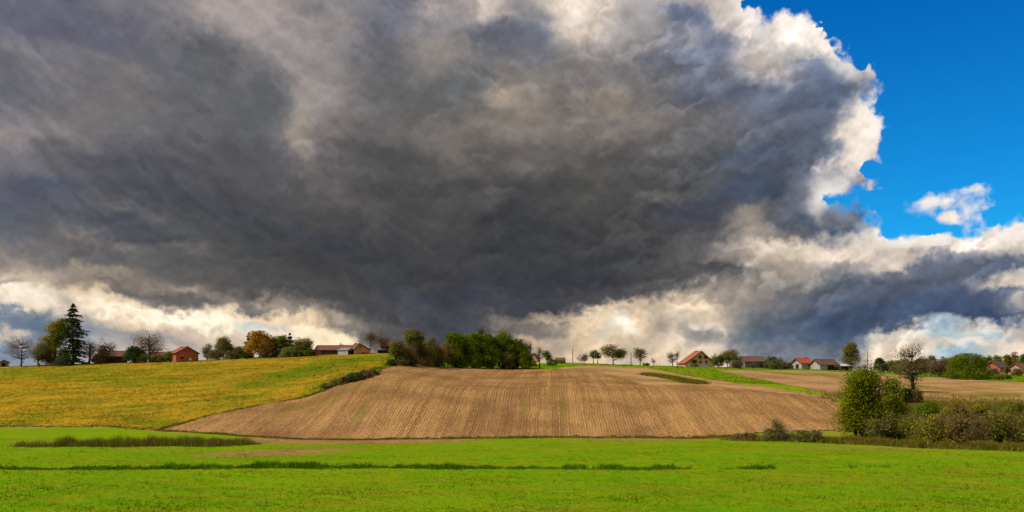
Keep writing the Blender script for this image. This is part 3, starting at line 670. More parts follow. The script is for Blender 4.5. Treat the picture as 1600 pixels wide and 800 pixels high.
EDGE = [(250,672),(330,649),(440,628),(520,607),(590,583),(606,574)]
FIELD = EDGE + [(640,571.5),(720,576),(800,578),(870,577.5),(905,578),(960,591),(1005,602),(1100,603),(1200,613),(1310,629),(1345,650),(1330,674),(1200,677),(1130,683),(1100,684),(900,683),(790,684),(600,686.5),(480,686.5),(400,682.5),(330,677)]
WEED = [(565,642,9,30,32,.62),(590,618,8,18,38,.5),(820,632,8,30,3,.5),(882,642,9,30,-9,.6),(868,606,7,18,-12,.45),(450,640,60,12,-14,.4),(600,600,50,8,-20,.4),(760,610,40,5,-14,.4),(1150,640,60,6,10,.4),(540,612,60,6,-22,.5),(510,630,40,10,-20,.5),(440,650,20,8,-20,.5),(640,590,60,6,-12,.45),(930,655,30,6,0,.4),(1080,655,60,8,0,.35),(1000,640,50,6,0,.3),(700,588,30,6,-20,.45),(900,668,30,5,0,.4),(420,665,20,5,0,.4)]
field, FIELD_W = sheet('stubble_field', FIELD, M['stubble'], (0.1125, 0.8), ROW_ANG, 0.10, (0.45, 0.05), ('weed', lambda x, y, z: blob(*project(x, y, z), WEED)), 0.8)
STRIP1 = [(868,576),(920,571),(1010,575),(1090,590),(1160,601),(1240,611),(1310,622),(1310,632),(1200,617),(1100,607),(1005,606),(955,594),(900,580)]
WEED2 = [(1055,592,44,6,14,.9),(975,594,40,3,14,.9),(935,583,40,3,12,.6),(1020,583,30,3,0,.5)]
s1, S1W = sheet('harvested_strip', STRIP1, M['strip'], (0.5, 0.5), R(62), 0.04, None, ('weed', lambda x, y, z: blob(*project(x, y, z), WEED2)), 0.9)
STRIP2 = [(1115,577.5),(1170,579.5),(1270,580),(1330,583),(1400,586),(1500,592),(1600,598),(1720,604),(1740,640),(1600,634),(1500,634),(1430,630),(1310,621),(1240,604),(1180,592)]
WEED3 = [(1300,588,40,2.5,8,.9),(1230,584,50,2,5,.9),(1430,603,70,2,5,.9),(1480,616,60,2.5,5,.8),(1560,617,60,5,0,.9),(1540,607,50,1.8,5,.7),(1260,610,40,5,12,.5)]
s2, S2W = sheet('upper_stubble_field', STRIP2, M['strip'], (0.6, 0.6), R(70), 0.05, None, ('weed', lambda x, y, z: blob(*project(x, y, z), WEED3)), 1.2)
# golden meadow on the left hill
ge = [at(px, py)[:2] for px, py in [(246,672),(328,649.3),(438,628.3),(500,611),(560,589),(598,572),(611,556)]]
gold_poly = [(-180, 166), *[((px - 800) / F * (np.interp(px, KP, KY0) + o), np.interp(px, KP, KY0) + o) for px, o in ((-100, 2), (0, 1.5), (80, 2), (160, 4))]] + ge + \
            [((px - 800) / F * (np.interp(px, KP, KYC) + 14), np.interp(px, KP, KYC) + 14) for px in (615, 500, 350, 200, 50, -100, -300)]
GREENS = [(470,582,110,12,-14,1.0),(560,563,70,8,-6,.9),(520,598,60,8,-20,.9),(330,585,80,5,-8,.45),(120,592,110,5,4,.55),(40,583,80,9,0,.75),(140,580,120,7,2,.6),(180,593,110,5,3,.7),(300,575,60,5,-4,.55),(250,592,60,5,0,.5),(200,604,40,3,0,.5),(70,650,60,5,0,.4),(245,661,60,6,0,.9),(30,663,40,4,0,.5),(380,602,30,6,-20,.6),(420,612,40,5,-20,.5),(10,570,60,4,0,.6),(560,580,20,4,-25,-.0)]
gold, _ = sheet('golden_meadow', None, M['gold'], (0.9, 0.9), 0.0, 0.06, None, ('green', lambda x, y, z: blob(*project(x, y, z), GREENS)), 0.8, gold_poly)

# ------------------------------------------------------------------ blades (stuff)
def blades(name, X, Y, h, w, n, matl, rng, lean=0.45, lift=0.0, attrs=None, spread=0.12, hv=(0.6, 1.15)):
    """n pointed blades round each root; one mesh"""
    N = len(X)
    X = np.repeat(X, n) + rng.normal(0, spread, N * n); Y = np.repeat(Y, n) + rng.normal(0, spread, N * n)
    h = np.repeat(h, n) * (hv[0] + (hv[1] - hv[0]) * rng.uniform(0, 1, N * n) ** (1.0 if hv[0] > .5 else 1.7)); w = np.broadcast_to(w, (N,)); w = np.repeat(w, n)
    Z = terrain(X, Y) + lift
    a = rng.uniform(0, 2 * PI, N * n); b = rng.uniform(0, 2 * PI, N * n); le = rng.uniform(0, lean, N * n) * h
    ux, uy = np.cos(a) * w / 2, np.sin(a) * w / 2
    V = np.empty((N * n, 3, 3))
    V[:, 0] = np.stack([X - ux, Y - uy, Z - 0.03], -1); V[:, 1] = np.stack([X + ux, Y + uy, Z - 0.03], -1)
    V[:, 2] = np.stack([X + np.cos(b) * le, Y + np.sin(b) * le, Z + h], -1)
    V = V.reshape(-1, 3)
    me = raw_mesh(name, V, np.arange(len(V)).reshape(-1, 3))
    if attrs: attr(me, attrs[0], attrs[1](V[:, 0], V[:, 1], V[:, 2]))
    return link(name, me, matl)
rng = np.random.default_rng(7)
def fan(n, p0, p1, y0, y1, power=1.0):
    """random ground points between two bearings and two distances, denser near"""
    px = rng.uniform(p0, p1, n); y = y0 * (y1 / y0) ** (rng.uniform(0, 1, n) ** power)
    return (px - 800) / F * y, y
# meadow
X, Y = fan(95000, -60, 1660, 50, 131)
Z = terrain(X, Y); k = (sdf(FIELD_W, X, Y) < -0.2) & (Y < np.interp(800 + F * X / Y, KP, KY0) + 1)
X, Y = X[k], Y[k]
hn = 0.5 + 0.5 * vnoise(X * 3, Y * 3, 11)
tag(blades('meadow_grass', X, Y, 0.035 + 0.09 * hn ** 2 + 0.14 * (rng.uniform(0, 1, len(X)) > 0.985), 0.05, 3, M['green_blade'], rng, 0.7, 0, ('dry', dry_of)),
    'short bright green grass covering the foreground meadow', 'grass', kind='stuff')
# golden hill grass
X, Y = fan(70000, -60, 640, 134, 300)
k = sdf(gold_poly, X, Y) > -0.8
X, Y = X[k], Y[k]
gf = lambda x, y, z: blob(*project(x, y, z), GREENS)
tag(blades('golden_grass', X, Y, 0.12 + 0.14 * (0.5 + 0.5 * vnoise(X * 2, Y * 2, 12)), 0.12, 4, M['gold_blade'], rng, 0.6, 0, ('green', gf), 0.2),
    'tall golden autumn grass over the left hillside', 'grass', kind='stuff')
# green grass on the crest and along the field edges
X, Y = fan(26000, 560, 1660, 200, 320)
k = (sdf(FIELD_W, X, Y) < -0.1) & (sdf(S1W, X, Y) < -0.2) & (sdf(S2W, X, Y) < -0.2) & (sdf(gold_poly, X, Y) < 0)
X, Y = X[k], Y[k]
tag(blades('crest_grass', X, Y, np.full(len(X), 0.22), 0.09, 4, M['green_blade'], rng, 0.6, 0, ('dry', dry_of), 0.2),
    'green grass along the crest above the ploughed fields', 'grass', kind='stuff')
# stubble stalks along the corn rows
ca, sa = math.cos(ROW_ANG), math.sin(ROW_ANG)
P0 = np.array(FIELD_W); Aa = P0[:, 0] * ca - P0[:, 1] * sa; Ll = P0[:, 0] * sa + P0[:, 1] * ca
n = 120000
A = (np.round(rng.uniform(Aa.min(), Aa.max(), n) / 1.35 - 0.25) + 0.25) * 1.35 + rng.normal(0, 0.10, n) * rng.choice([1, 8], n)
L = rng.uniform(Ll.min(), Ll.max(), n)
X = A * ca + L * sa; Y = -A * sa + L * ca
k = sdf(FIELD_W, X, Y) > 0.3; X, Y = X[k], Y[k]
M['straw'] = leaf_mat('straw', [(0.20, 0.100, 0.036), (0.38, 0.210, 0.075), (0.55, 0.340, 0.150)], 0.3, 0.1, 0.2)
tag(blades('corn_stubble', X, Y, np.full(len(X), 0.17), 0.06, 1, M['straw'], rng, 1.2, 0.10),
    'cut straw coloured corn stubble in rows across the brown field', 'stubble', kind='stuff')
# dark tussocks along the ditch
def line_pts(n, pts, half):
    t = rng.uniform(0, len(pts) - 1.0001, n); i = t.astype(int); f = t - i
    P_ = np.array([at(*p)[:2] for p in pts]); q = P_[i] * (1 - f)[:, None] + P_[i + 1] * f[:, None]
    return q[:, 0] + rng.normal(0, half * 0.5, n), q[:, 1] + rng.normal(0, half, n)
M['ditch'] = leaf_mat('ditch_grass', [(0.050, 0.120, 0.003), (0.090, 0.185, 0.004), (0.140, 0.245, 0.005)], 0.35, 0.2, 0.3)
X, Y = line_pts(15000, [(-20,733),(100,733),(250,732),(400,730.5),(500,731),(640,731),(760,731),(800,732),(920,732),(1000,733),(1060,732),(1200,732),(1320,731),(1480,731),(1640,730)], 0.55)
keepp = (np.interp(800 + F * X / Y, [-20, 60, 640, 740, 790, 800, 905, 920, 960, 1000, 1060, 1080, 1130, 1150, 1200, 1215, 1320, 1640], [.2, .8, 1, .95, .1, .8, .9, .1, .6, .8, .5, .1, .15, .6, .6, .05, .15, .1]) * (0.8 + 0.5 * vnoise(X * 8, Y * 2, 21))) > rng.uniform(0.1, 0.9, len(X))
X, Y = X[keepp], Y[keepp]
tag(blades('ditch_grass', X, Y, 0.08 + 0.60 * np.clip(0.38 + 0.9 * vnoise(X * 6, Y * 3, 22) + 0.9 * vnoise(X * 22, Y * 3, 29), 0, 1), 0.08, 5, M['ditch'], rng, 0.9, 0, None, 0.15, (0.3, 1.1)),
    'dark green tussocks of grass along the meadow ditch', 'grass', kind='stuff')
# rushes
M['rush'] = leaf_mat('rushes', [(0.075, 0.115, 0.006), (0.200, 0.120, 0.028), (0.120, 0.185, 0.008), (0.260, 0.150, 0.045)], 0.35, 0.2, 0.25)
X, Y = line_pts(7000, [(25,697),(100,697),(200,697),(300,696),(340,696),(405,694)], 0.9)
pp = 800 + F * X / Y
keepp = np.interp(pp, [20, 35, 80, 95, 180, 192, 200, 300, 380, 408], [.15, .3, .25, .9, .9, .4, 1, 1, .7, .1]) > rng.uniform(0, 1, len(X))
X, Y, pp = X[keepp], Y[keepp], pp[keepp]
tag(blades('rushes', X, Y, np.interp(pp, [20, 80, 200, 300, 405], [.55, .9, 1.35, 1.25, .7]) * np.clip(0.85 + 0.9 * vnoise(X * 16, Y, 23), 0.3, 1.4), 0.07, 5, M['rush'], rng, 0.35, 0, None, 0.2, (0.25, 1.2)),
    'dark patch of tall rushes standing in the left meadow', 'rushes', kind='stuff')
# weeds along the right hand thicket
M['weeds'] = leaf_mat('tall_weeds', [(0.095, 0.120, 0.006), (0.150, 0.145, 0.010), (0.200, 0.145, 0.022), (0.185, 0.105, 0.028)], 0.4, 0.25, 0.35)
X, Y = line_pts(17000, [(1140,687),(1200,688),(1260,689),(1330,692),(1420,697),(1500,700),(1560,702),(1660,706)], 1.1)
tag(blades('tall_weeds', X, Y, np.interp(800 + F * X / Y, [1130, 1180, 1300, 1600], [.3, .8, .95, 1.15]) * np.clip(0.8 + 0.5 * vnoise(X * 4, Y * 2, 24) + 0.9 * vnoise(X * 17, Y * 3, 27), 0.2, 1.6), 0.11, 5, M['weeds'], rng, 1.1, 0, None, 0.3, (0.25, 1.0)),
    'tall olive and brown weeds fringing the right hand thicket', 'weeds', kind='stuff')
X, Y = line_pts(9000, [(1380,640),(1450,640),(1520,645),(1660,640)], 9)
tag(blades('rough_herbage', X, Y, 0.5 + 0.4 * (0.5 + 0.5 * vnoise(X, Y, 25)), 0.13, 5, M['weeds'], rng, 0.5, 0, None, 0.35),
    'rough brown herbage between the thicket and the stubble', 'weeds', kind='stuff')
# ragged verges where the stubble meets the grass
X, Y = line_pts(5200, [(250,672.5),(330,678),(400,683),(480,687),(600,687),(700,686),(790,684.5),(900,683.5),(1000,684),(1100,684.5),(1180,680)], 0.35)
tag(blades('field_verge', X, Y, 0.10 + 0.45 * np.clip(0.2 + 1.4 * vnoise(X * 7, Y, 31), 0, 1), 0.09, 4, M['weeds'], rng, 0.9, 0.02, None, 0.3, (0.3, 1.1)),
    'ragged weedy verge along the foot of the ploughed field', 'weeds', kind='stuff')
X, Y = line_pts(4200, EDGE + [(640,571.5),(720,576),(800,578),(870,577.5)], 0.7)
tag(blades('bank_verge', X, Y, 0.15 + 0.5 * np.clip(0.3 + 1.3 * vnoise(X * 5, Y * 2, 33), 0, 1), 0.11, 4, M['weeds'], rng, 0.8, 0.02, None, 0.35, (0.3, 1.1)),
    'rough olive grass along the upper edge of the ploughed field', 'weeds', kind='stuff')
# verge of weeds on the bank between the strips
X, Y = line_pts(3500, [(1010,586),(1040,590),(1070,596),(1095,600)], 1.6)
tag(blades('bank_weeds', X, Y, np.full(len(X), 0.75), 0.13, 5, M['weeds'], rng, 0.5, 0, None, 0.3),
    'low dark weeds on the bank between stubble and harvested strip', 'weeds', kind='stuff')
# ------------------------------------------------------------------ trees
M['bark'] = simple('bark', (0.085, 0.062, 0.045), (0.040, 0.030, 0.023), 3.0)
M['bark_grey'] = simple('grey_bark', (0.130, 0.110, 0.095), (0.065, 0.055, 0.048), 3.0)
M['twig'] = simple('twigs', (0.200, 0.155, 0.130), (0.110, 0.085, 0.072), 2.0)
M['twig_brown'] = simple('brown_twigs', (0.210, 0.135, 0.080), (0.110, 0.072, 0.046), 2.0)
M['ivy'] = leaf_mat('ivy', [(0.018, 0.035, 0.006), (0.040, 0.062, 0.008)], 0.3, 0.15)
LC = {
 'green':  [(0.036, 0.066, 0.004), (0.070, 0.105, 0.006), (0.115, 0.140, 0.008)],
 'dark':   [(0.034, 0.052, 0.003), (0.074, 0.100, 0.004), (0.135, 0.158, 0.005)],
 'deep':   [(0.014, 0.030, 0.006), (0.026, 0.046, 0.008), (0.045, 0.062, 0.009)],
 'olive':  [(0.060, 0.068, 0.008), (0.105, 0.100, 0.011), (0.150, 0.120, 0.013)],
 'yellow': [(0.085, 0.092, 0.006), (0.150, 0.135, 0.007), (0.210, 0.155, 0.010)],
 'orange': [(0.130, 0.080, 0.006), (0.230, 0.120, 0.007), (0.300, 0.150, 0.010)],
 'brown':  [(0.085, 0.062, 0.012), (0.128, 0.086, 0.015), (0.165, 0.100, 0.018)],
 'grey':   [(0.080, 0.074, 0.022), (0.122, 0.105, 0.028), (0.160, 0.125, 0.032)],
 'pale':   [(0.085, 0.105, 0.020), (0.125, 0.140, 0.024), (0.165, 0.165, 0.030)],
 'purple': [(0.066, 0.046, 0.022), (0.100, 0.068, 0.030), (0.128, 0.086, 0.034)],
 'needle': [(0.014, 0.026, 0.004), (0.028, 0.042, 0.005), (0.058, 0.062, 0.008)],
 'near':   [(0.044, 0.060, 0.002), (0.100, 0.114, 0.003), (0.185, 0.178, 0.004)],
}
for k_, v_ in LC.items(): M['leaf_' + k_] = leaf_mat(k_ + '_leaves', [tuple(q * 1.5 for q in c) for c in v_], 0.35, 0.36, 0.55, True)

def tube(path, rad, k=5):
    """vertices and quads of a tapering tube"""
    path = np.asarray(path, float); n = len(path)
    d = np.gradient(path, axis=0); d /= np.linalg.norm(d, axis=1, keepdims=True) + 1e-9
    ref = np.where(np.abs(d[:, 2:3]) > 0.9, np.array([[1.0, 0, 0]]), np.array([[0, 0, 1.0]]))
    u = np.cross(d, ref); u /= np.linalg.norm(u, axis=1, keepdims=True) + 1e-9
    v = np.cross(d, u); th = np.arange(k) * 2 * PI / k
    V = path[:, None, :] + (u[:, None, :] * np.cos(th)[None, :, None] + v[:, None, :] * np.sin(th)[None, :, None]) * np.asarray(rad)[:, None, None]
    i = np.arange(n - 1)[:, None] * k; j = np.arange(k)[None, :]; j2 = (j + 1) % k
    return V.reshape(-1, 3), np.stack([i + j, i + j2, i + k + j2, i + k + j], -1).reshape(-1, 4)
class Quads:
    def __init__(s): s.V = []; s.F = []; s.n = 0
    def add(s, V, Fa): s.V.append(V); s.F.append(Fa + s.n); s.n += len(V)
    def tube(s, path, rad, k=5): s.add(*tube(path, rad, k))
    def mesh(s, name, smooth=False): return raw_mesh(name, np.vstack(s.V), np.vstack(s.F), smooth)
def bez(a, b, c, n=5):
    t = np.linspace(0, 1, n)[:, None]; return (1 - t) ** 2 * a + 2 * t * (1 - t) * b + t * t * c
def rnd_dirs(rg, n, up=0.0):
    d = rg.normal(0, 1, (n, 3)); d[:, 2] += up; return d / (np.linalg.norm(d, axis=1, keepdims=True) + 1e-9)
def leaf_quads(rg, C, size, flat=0.0):
    n = len(C); a = rnd_dirs(rg, n); b = rnd_dirs(rg, n)
    nrm_ = rnd_dirs(rg, n, 0.7)
    a = np.cross(nrm_, b); a /= np.linalg.norm(a, axis=1, keepdims=True) + 1e-9; b = np.cross(nrm_, a)
    s = (size * rg.uniform(0.55, 1.35, n))[:, None]
    V = np.stack([C - a * s * .6, C - b * s * .36, C + a * s * .6, C + b * s * .36], 1).reshape(-1, 3)
    return V, np.arange(4 * n).reshape(-1, 4)
def twig_strips(rg, P, D, ln, wd):
    n = len(P); L = (ln * rg.uniform(0.5, 1.25, n))[:, None]
    s = rnd_dirs(rg, n); s = np.cross(D, s); s /= np.linalg.norm(s, axis=1, keepdims=True) + 1e-9
    mid = P + D * L * .5 + rg.normal(0, .06, (n, 3)) * L; end = P + D * L + rg.normal(0, .14, (n, 3)) * L
    V = np.stack([P - s * wd / 2, P + s * wd / 2, mid + s * wd * .32, mid - s * wd * .32, end + s * wd * .1, end - s * wd * .1], 1).reshape(-1, 3)
    k = np.arange(n)[:, None] * 6
    return V, np.concatenate([k + np.array([[0, 1, 2, 3]]), k + np.array([[3, 2, 4, 5]])])
SEED = [100]
GM = 'small trees on the middle crest'
GL = 'trees along the left skyline'
DT, BT, BU = 'deciduous_tree', 'bare_tree', 'bush'
def tree(name, label, cat, group, px, base, top, half, leaf='green', dens=1.0, low=0.25, bare=0.0, stems=1, lean=0.0, dy=0.0,
         bark='bark', twig=None, lobes=None, shape=2.0, leafsize=None, trunk_r=None, ivy=False, gap=1.0, twigs=1.0):
    """px, base, top, half: where the photo shows it; low: share of the height bare of crown; bare: 0 leafy .. 1 leafless"""
    SEED[0] += 1; rg = np.random.default_rng(SEED[0])
    if name == BU: shape = 3.0
    if group == GL: half *= 1.15; low *= .45; dens *= 1.25
    if group == GM: dens *= .75; half *= 1.1
    x, y, z = at(px, base); y += dy; x = (px - 800) / F * y; z = float(terrain(x, y))
    ppm = F / y
    z_top = EYE + (600 - top) / F * y
    H = max(z_top - z, 0.6); Rx = half / ppm; Ry = Rx * rg.uniform(0.8, 1.0)
    root = empty(name, (x, y, z - 0.05), 0, label, cat, group)
    wood = Quads()
    tr = trunk_r or (0.022 * H + 0.04) * (0.7 if stems > 1 else 1)
    zc0, zc1 = H * low, H
    # centres of foliage clumps
    nC = int(np.clip(26 * (Rx * Rx * (zc1 - zc0)) ** 0.33, 16, 90) * (0.7 + 0.3 * gap))
    C = []
    if lobes is None and name != BU: lobes = [(0, 0, .5, .92 if bare > .6 else .78, .47)] * 2 + [(rg.uniform(-.5, .5), rg.uniform(-.5, .5), rg.uniform(.25, .72), rg.uniform(.4, .6), rg.uniform(.2, .32)) for _ in range(4)]
    lob = lobes or [(0, 0, 0.5, 1.0, 0.5)]          # (x, y in crown radii, height share of crown, radius share, half height share)
    while len(C) < nC:
        lx, ly, lz, lr, lh = lob[rg.integers(len(lob))]
        d = rg.normal(0, 1, 3); d /= np.linalg.norm(d); r = rg.uniform(0.25, 1) ** 0.45
        q = d * r
        if shape > 2.0 and q[2] < 0: q[:2] *= 1.0 / max(math.sqrt(max(1 - (q[2] / r) ** 2, 0)), .45)
        c = np.array([(lx + q[0] * lr) * Rx * 0.86, (ly + q[1] * lr) * Ry * 0.86, zc0 + (zc1 - zc0) * np.clip(lz + q[2] * lh * 0.9, 0.02, 0.97)])
        C.append(c)
    C = np.array(C)
    cr = 0.30 * min(Rx, (zc1 - zc0) * .7) * rg.uniform(0.7, 1.35, nC) + 0.10
    # stems
    stems_p = []
    for s in range(stems):
        a = rg.uniform(0, 2 * PI); sp = 0.0 if stems == 1 else rg.uniform(0.05, 0.35) * Rx
        b = np.array([math.cos(a) * sp, math.sin(a) * sp * .8, 0.0])
        t = np.array([b[0] * 1.6 + lean * H + rg.normal(0, .03) * H, b[1] * 1.5 + rg.normal(0, .03) * H, H * rg.uniform(0.72, 0.86)])
        mid = (b + t) / 2 + np.array([rg.normal(0, .035) * H, rg.normal(0, .035) * H, 0])
        p = bez(b, mid, t, 8); stems_p.append(p)
        rr_ = tr * np.array([1.35, 1.0, .9, .78, .62, .46, .3, .12]); wood.tube(p, rr_, 6)
    ends = []
    for c in C:
        p = stems_p[rg.integers(stems)]
        zz = np.clip(c[2] - rg.uniform(0.15, 0.5) * np.hypot(*(c[:2])) - .06 * H, low * H * .7, H * .8)
        i = int(np.clip(np.searchsorted(p[:, 2], zz), 1, 6)); a = p[i]
        m_ = (a + c) / 2; m_[2] += rg.uniform(-.02, .1) * H * (1 if bare < .5 else -0.2)
        q = bez(a, m_, c, 5); q[1:4] += rg.normal(0, .03, (3, 3)) * np.linalg.norm(c - a)
        r0 = tr * rg.uniform(.22, .42); wood.tube(q, np.linspace(r0, max(.018, r0 * .22), 5), 4)
        ends.append((c, c - q[3]))
        for _ in range(3):
            d = rnd_dirs(rg, 1, .5)[0]; e = q[3] + d * np.linalg.norm(c - a) * rg.uniform(.25, .5)
            if e[2] > .1: wood.tube(np.array([q[3], (q[3] + e) / 2 + rg.normal(0, .04, 3), e]), [r0 * .35, r0 * .25, .012], 3)
    link('trunk', wood.mesh('trunk', True), M[bark], root)
    # foliage
    ls = leafsize or max(0.26, min(0.5, 1.1 / ppm * 1.35))
    if bare < 1:
        area = PI * Rx * (zc1 - zc0) / 2 * 2
        nl = int(np.clip(area / (ls * ls * .42) * 3.3 * dens * (1 - bare), 150, 26000))
        pc = cr ** 2 / (cr ** 2).sum(); ci = rg.choice(nC, nl, p=pc)
        off = rg.normal(0, 1, (nl, 3)); off /= np.linalg.norm(off, axis=1, keepdims=True); off *= (rg.uniform(0, 1, nl) ** .5)[:, None]
        Pq = C[ci] + off * cr[ci][:, None] * np.array([1.15, 1.15, .85]); Pq[:, 2] = np.clip(Pq[:, 2], .05, H)
        link('crown', raw_mesh('crown', *leaf_quads(rg, Pq, ls)), M['leaf_' + leaf], root)
    if bare > 0:
        per = int(np.clip(20 * twigs, 5, 90))
        E = np.array([e for e, d in ends]); D = np.array([d for e, d in ends]); D /= np.linalg.norm(D, axis=1, keepdims=True) + 1e-9
        Ei = np.repeat(np.arange(nC), per)
        Pq = E[Ei] + rg.normal(0, .3, (nC * per, 3)) * cr[Ei][:, None]; Dq = D[Ei] + rg.normal(0, .65, (nC * per, 3)); Dq[:, 2] += .35
        Dq /= np.linalg.norm(Dq, axis=1, keepdims=True)
        V, Fq = twig_strips(rg, Pq, Dq, np.mean(cr) * 1.1 + .15, max(.022, .11 / ppm))
        V[:, 2] = np.clip(V[:, 2], .05, H * 1.02)
        link('twigs', raw_mesh('twigs', V, Fq), M[twig or 'twig'], root)
    if ivy:
        p = stems_p[0]; n = 900; t = rg.uniform(0, .5, n); q = np.stack([np.interp(t, np.linspace(0, 1, 8), p[:, k]) for k in range(3)], -1)
        q[:, :2] += rg.normal(0, 1, (n, 2)) / np.maximum(1e-6, np.linalg.norm(rg.normal(0, 1, (n, 2)), axis=1, keepdims=True)) * tr * 1.1
        link('ivy', raw_mesh('ivy', *leaf_quads(rg, q, .28)), M['ivy'], root)
    return root
def spruce(label, group, px, base, top, half, dy=0.0, low=0.06, leaf='needle', dens=1.0):
    SEED[0] += 1; rg = np.random.default_rng(SEED[0])
    x, y, z = at(px, base); y += dy; x = (px - 800) / F * y; z = float(terrain(x, y))
    H = EYE + (600 - top) / F * y - z; Rx = half / F * y
    root = empty('spruce_tree', (x, y, z - .05), 0, label, 'tree', group)
    wood = Quads(); p = np.stack([rg.normal(0, .04, 9), rg.normal(0, .04, 9), np.linspace(0, H * .99, 9)], -1)
    wood.tube(p, np.linspace(.03 * H * .6, .02, 9), 6)
    NV, NF, n0 = [], [], 0
    nl = int(H / .62)
    for i in range(nl):
        t = low + (1 - low) * (i + rg.uniform(0, .5)) / nl
        if t > .985: break
        rad = Rx * min(1.0, ((1 - t) * 2.3) ** .85) * rg.uniform(.5, 1.15) * (0.75 + .25 * min(1, t / .2)) + .12
        for b in range(rg.integers(8, 12)):
            a = rg.uniform(0, 2 * PI); r = rad * rg.uniform(.65, 1.12)
            s = np.array([0, 0, t * H]); m_ = np.array([math.cos(a) * r * .55, math.sin(a) * r * .55, t * H - r * .10]); e = np.array([math.cos(a) * r, math.sin(a) * r, t * H - r * rg.uniform(.10, .34)])
            q = bez(s, m_, e, 4); wood.tube(q, [.05, .04, .025, .01], 3)
            k = int((10 + 26 * r / max(Rx, .1)) * dens); f = rg.uniform(.18, 1, k)
            c = np.stack([np.interp(f, np.linspace(0, 1, 4), q[:, j]) for j in range(3)], -1)
            side = np.array([-math.sin(a), math.cos(a), 0]) * (rg.uniform(-1, 1, k) * .30 * r * (1.15 - f))[:, None]
            c = c + side; c[:, 2] -= np.abs(rg.normal(0, .12, k)) + .02
            V, Fq = leaf_quads(rg, c, .5); NV.append(V); NF.append(Fq + n0); n0 += len(V)
    c = np.stack([rg.normal(0, .08, 30), rg.normal(0, .08, 30), rg.uniform(H * .95, H, 30)], -1)
    V, Fq = leaf_quads(rg, c, .3); NV.append(V); NF.append(Fq + n0)
    link('trunk', wood.mesh('trunk', True), M['bark'], root)
    link('crown', raw_mesh('crown', np.vstack(NV), np.vstack(NF)), M['leaf_' + leaf], root)
    return root
DT, BT, BU = 'deciduous_tree', 'bare_tree', 'bush'
GL, GC, GM, GR, GF = 'trees along the left skyline', 'trees of the middle grove', 'small trees on the middle crest', 'trees and bushes around the right farms', 'bushes of the right hand thicket'
# left skyline
tree(BT, 'leafless grey tree standing alone at the far left of the crest', 'tree', GL, 33, 573, 526, 25, bare=1, low=.30, bark='bark_grey', twig='twig', twigs=1.3, lobes=[(0, 0, .5, 1, .5)])
tree(DT, 'small pale thin tree between lone leafless tree and tall spruce', 'tree', GL, 61, 572, 533, 14, 'pale', .5, .2, .35)
tree(DT, 'yellow-green tree hugging the left side of the tall spruce', 'tree', GL, 85, 571, 495, 20, 'yellow', 1.1, .03, .15, lobes=[(-.1, 0, .3, 1, .33), (.25, 0, .66, .6, .34)], dy=3)
spruce('tall dark green spruce, highest tree of the left crest', None, 114, 570, 473, 23)
tree(BT, 'leafless tree with dark trunk just right of the tall spruce', 'tree', GL, 138, 568, 525, 14, 'brown', .25, .22, .85, stems=2, twig='twig_brown')
tree(BT, 'dark twiggy tree in front of the brown barn left end', 'tree', GL, 166, 567, 525, 15, 'brown', .35, .12, .75, stems=3, twig='twig_brown')
tree(BU, 'dark green round bush right of the brown barn', 'bush', GL, 211, 566, 541, 15, 'deep', 1.2, .02)
tree(BT, 'broad brownish tree losing its leaves behind dark green bush', 'tree', GL, 234, 566, 512, 27, 'brown', .35, .18, .8, stems=3, dy=4, twig='twig_brown')
tree(BU, 'round olive green bush against the left wall of red brick house', 'bush', GL, 266, 564, 549, 10, 'olive', 1.2, .02)
tree(BT, 'sparse greyish tree, first right of the red brick house', 'tree', GL, 325, 562, 536, 10, 'grey', .5, .15, .6, stems=2)
tree(DT, 'grey-green rounded tree right of the red brick house', 'tree', GL, 350, 561, 524, 16, 'grey', .9, .15, .2, stems=2)
tree(BU, 'low green bush between grey-green tree and orange tree', 'bush', GL, 373, 560, 541, 12, 'olive', 1, .02, .1)
spruce('small dark spruce peeping over the left side of orange tree', None, 389, 559, 519, 8, dy=6)
tree(DT, 'orange and gold autumn tree, brightest on the left crest', 'tree', GL, 406, 559, 517, 21, 'orange', 1.1, .1, lobes=[(0, 0, .4, 1, .42), (.05, 0, .68, .65, .32)])
tree(BU, 'small dark bush at the foot of the orange tree', 'bush', GL, 387, 559.5, 549, 8, 'deep', 1.2, .02, dy=-2)
tree(DT, 'tawny half-bare tree right of the orange tree', 'tree', GL, 431, 557, 523, 10, 'brown', .8, .15, .35)
tree(DT, 'green tree beside small spruce, left of the farm', 'tree', GL, 444, 556.5, 521, 10, 'green', 1, .12)
spruce('small dark spruce between two green trees left of the farm', None, 453, 556, 520, 8, dy=4)
tree(DT, 'spreading yellow-green tree nearest the long brick barn', 'tree', GL, 473, 556, 523, 16, 'olive', .85, .12, .2)
for q_ in [(337, 562, 546, 11, 'grey', 'low grey-green bush between two trees right of the brick house'), (361, 561, 548, 10, 'olive', 'low olive bush at the foot of the grey-green rounded tree'),
           (420, 558, 546, 10, 'brown', 'low tawny bush right of the orange tree foot'), (440, 557.5, 545, 9, 'olive', 'low olive bush under the green tree beside small spruce'),
           (463, 557, 544, 10, 'green', 'low green bush under the spreading yellow-green tree'), (152, 568, 553, 9, 'brown', 'brownish scrub bush before the brown barn left end'),
           (100, 571.5, 556, 12, 'deep', 'dark shrub between yellow-green tree and tall spruce'), (224, 566.5, 552, 9, 'olive', 'olive bush under the broad brownish tree'), (245, 565.5, 553, 9, 'brown', 'tawny bush hiding the wall of the half hidden barn')]:
    tree(BU, q_[5], 'bush', GL, q_[0], q_[1], q_[2], q_[3], q_[4], 1, .02, .25, stems=3, dy=-1)
tree(BU, 'low pale green bush at the foot of the spreading yellow-green tree', 'bush', GL, 453, 557, 542, 13, 'pale', 1, .02, dy=-2)
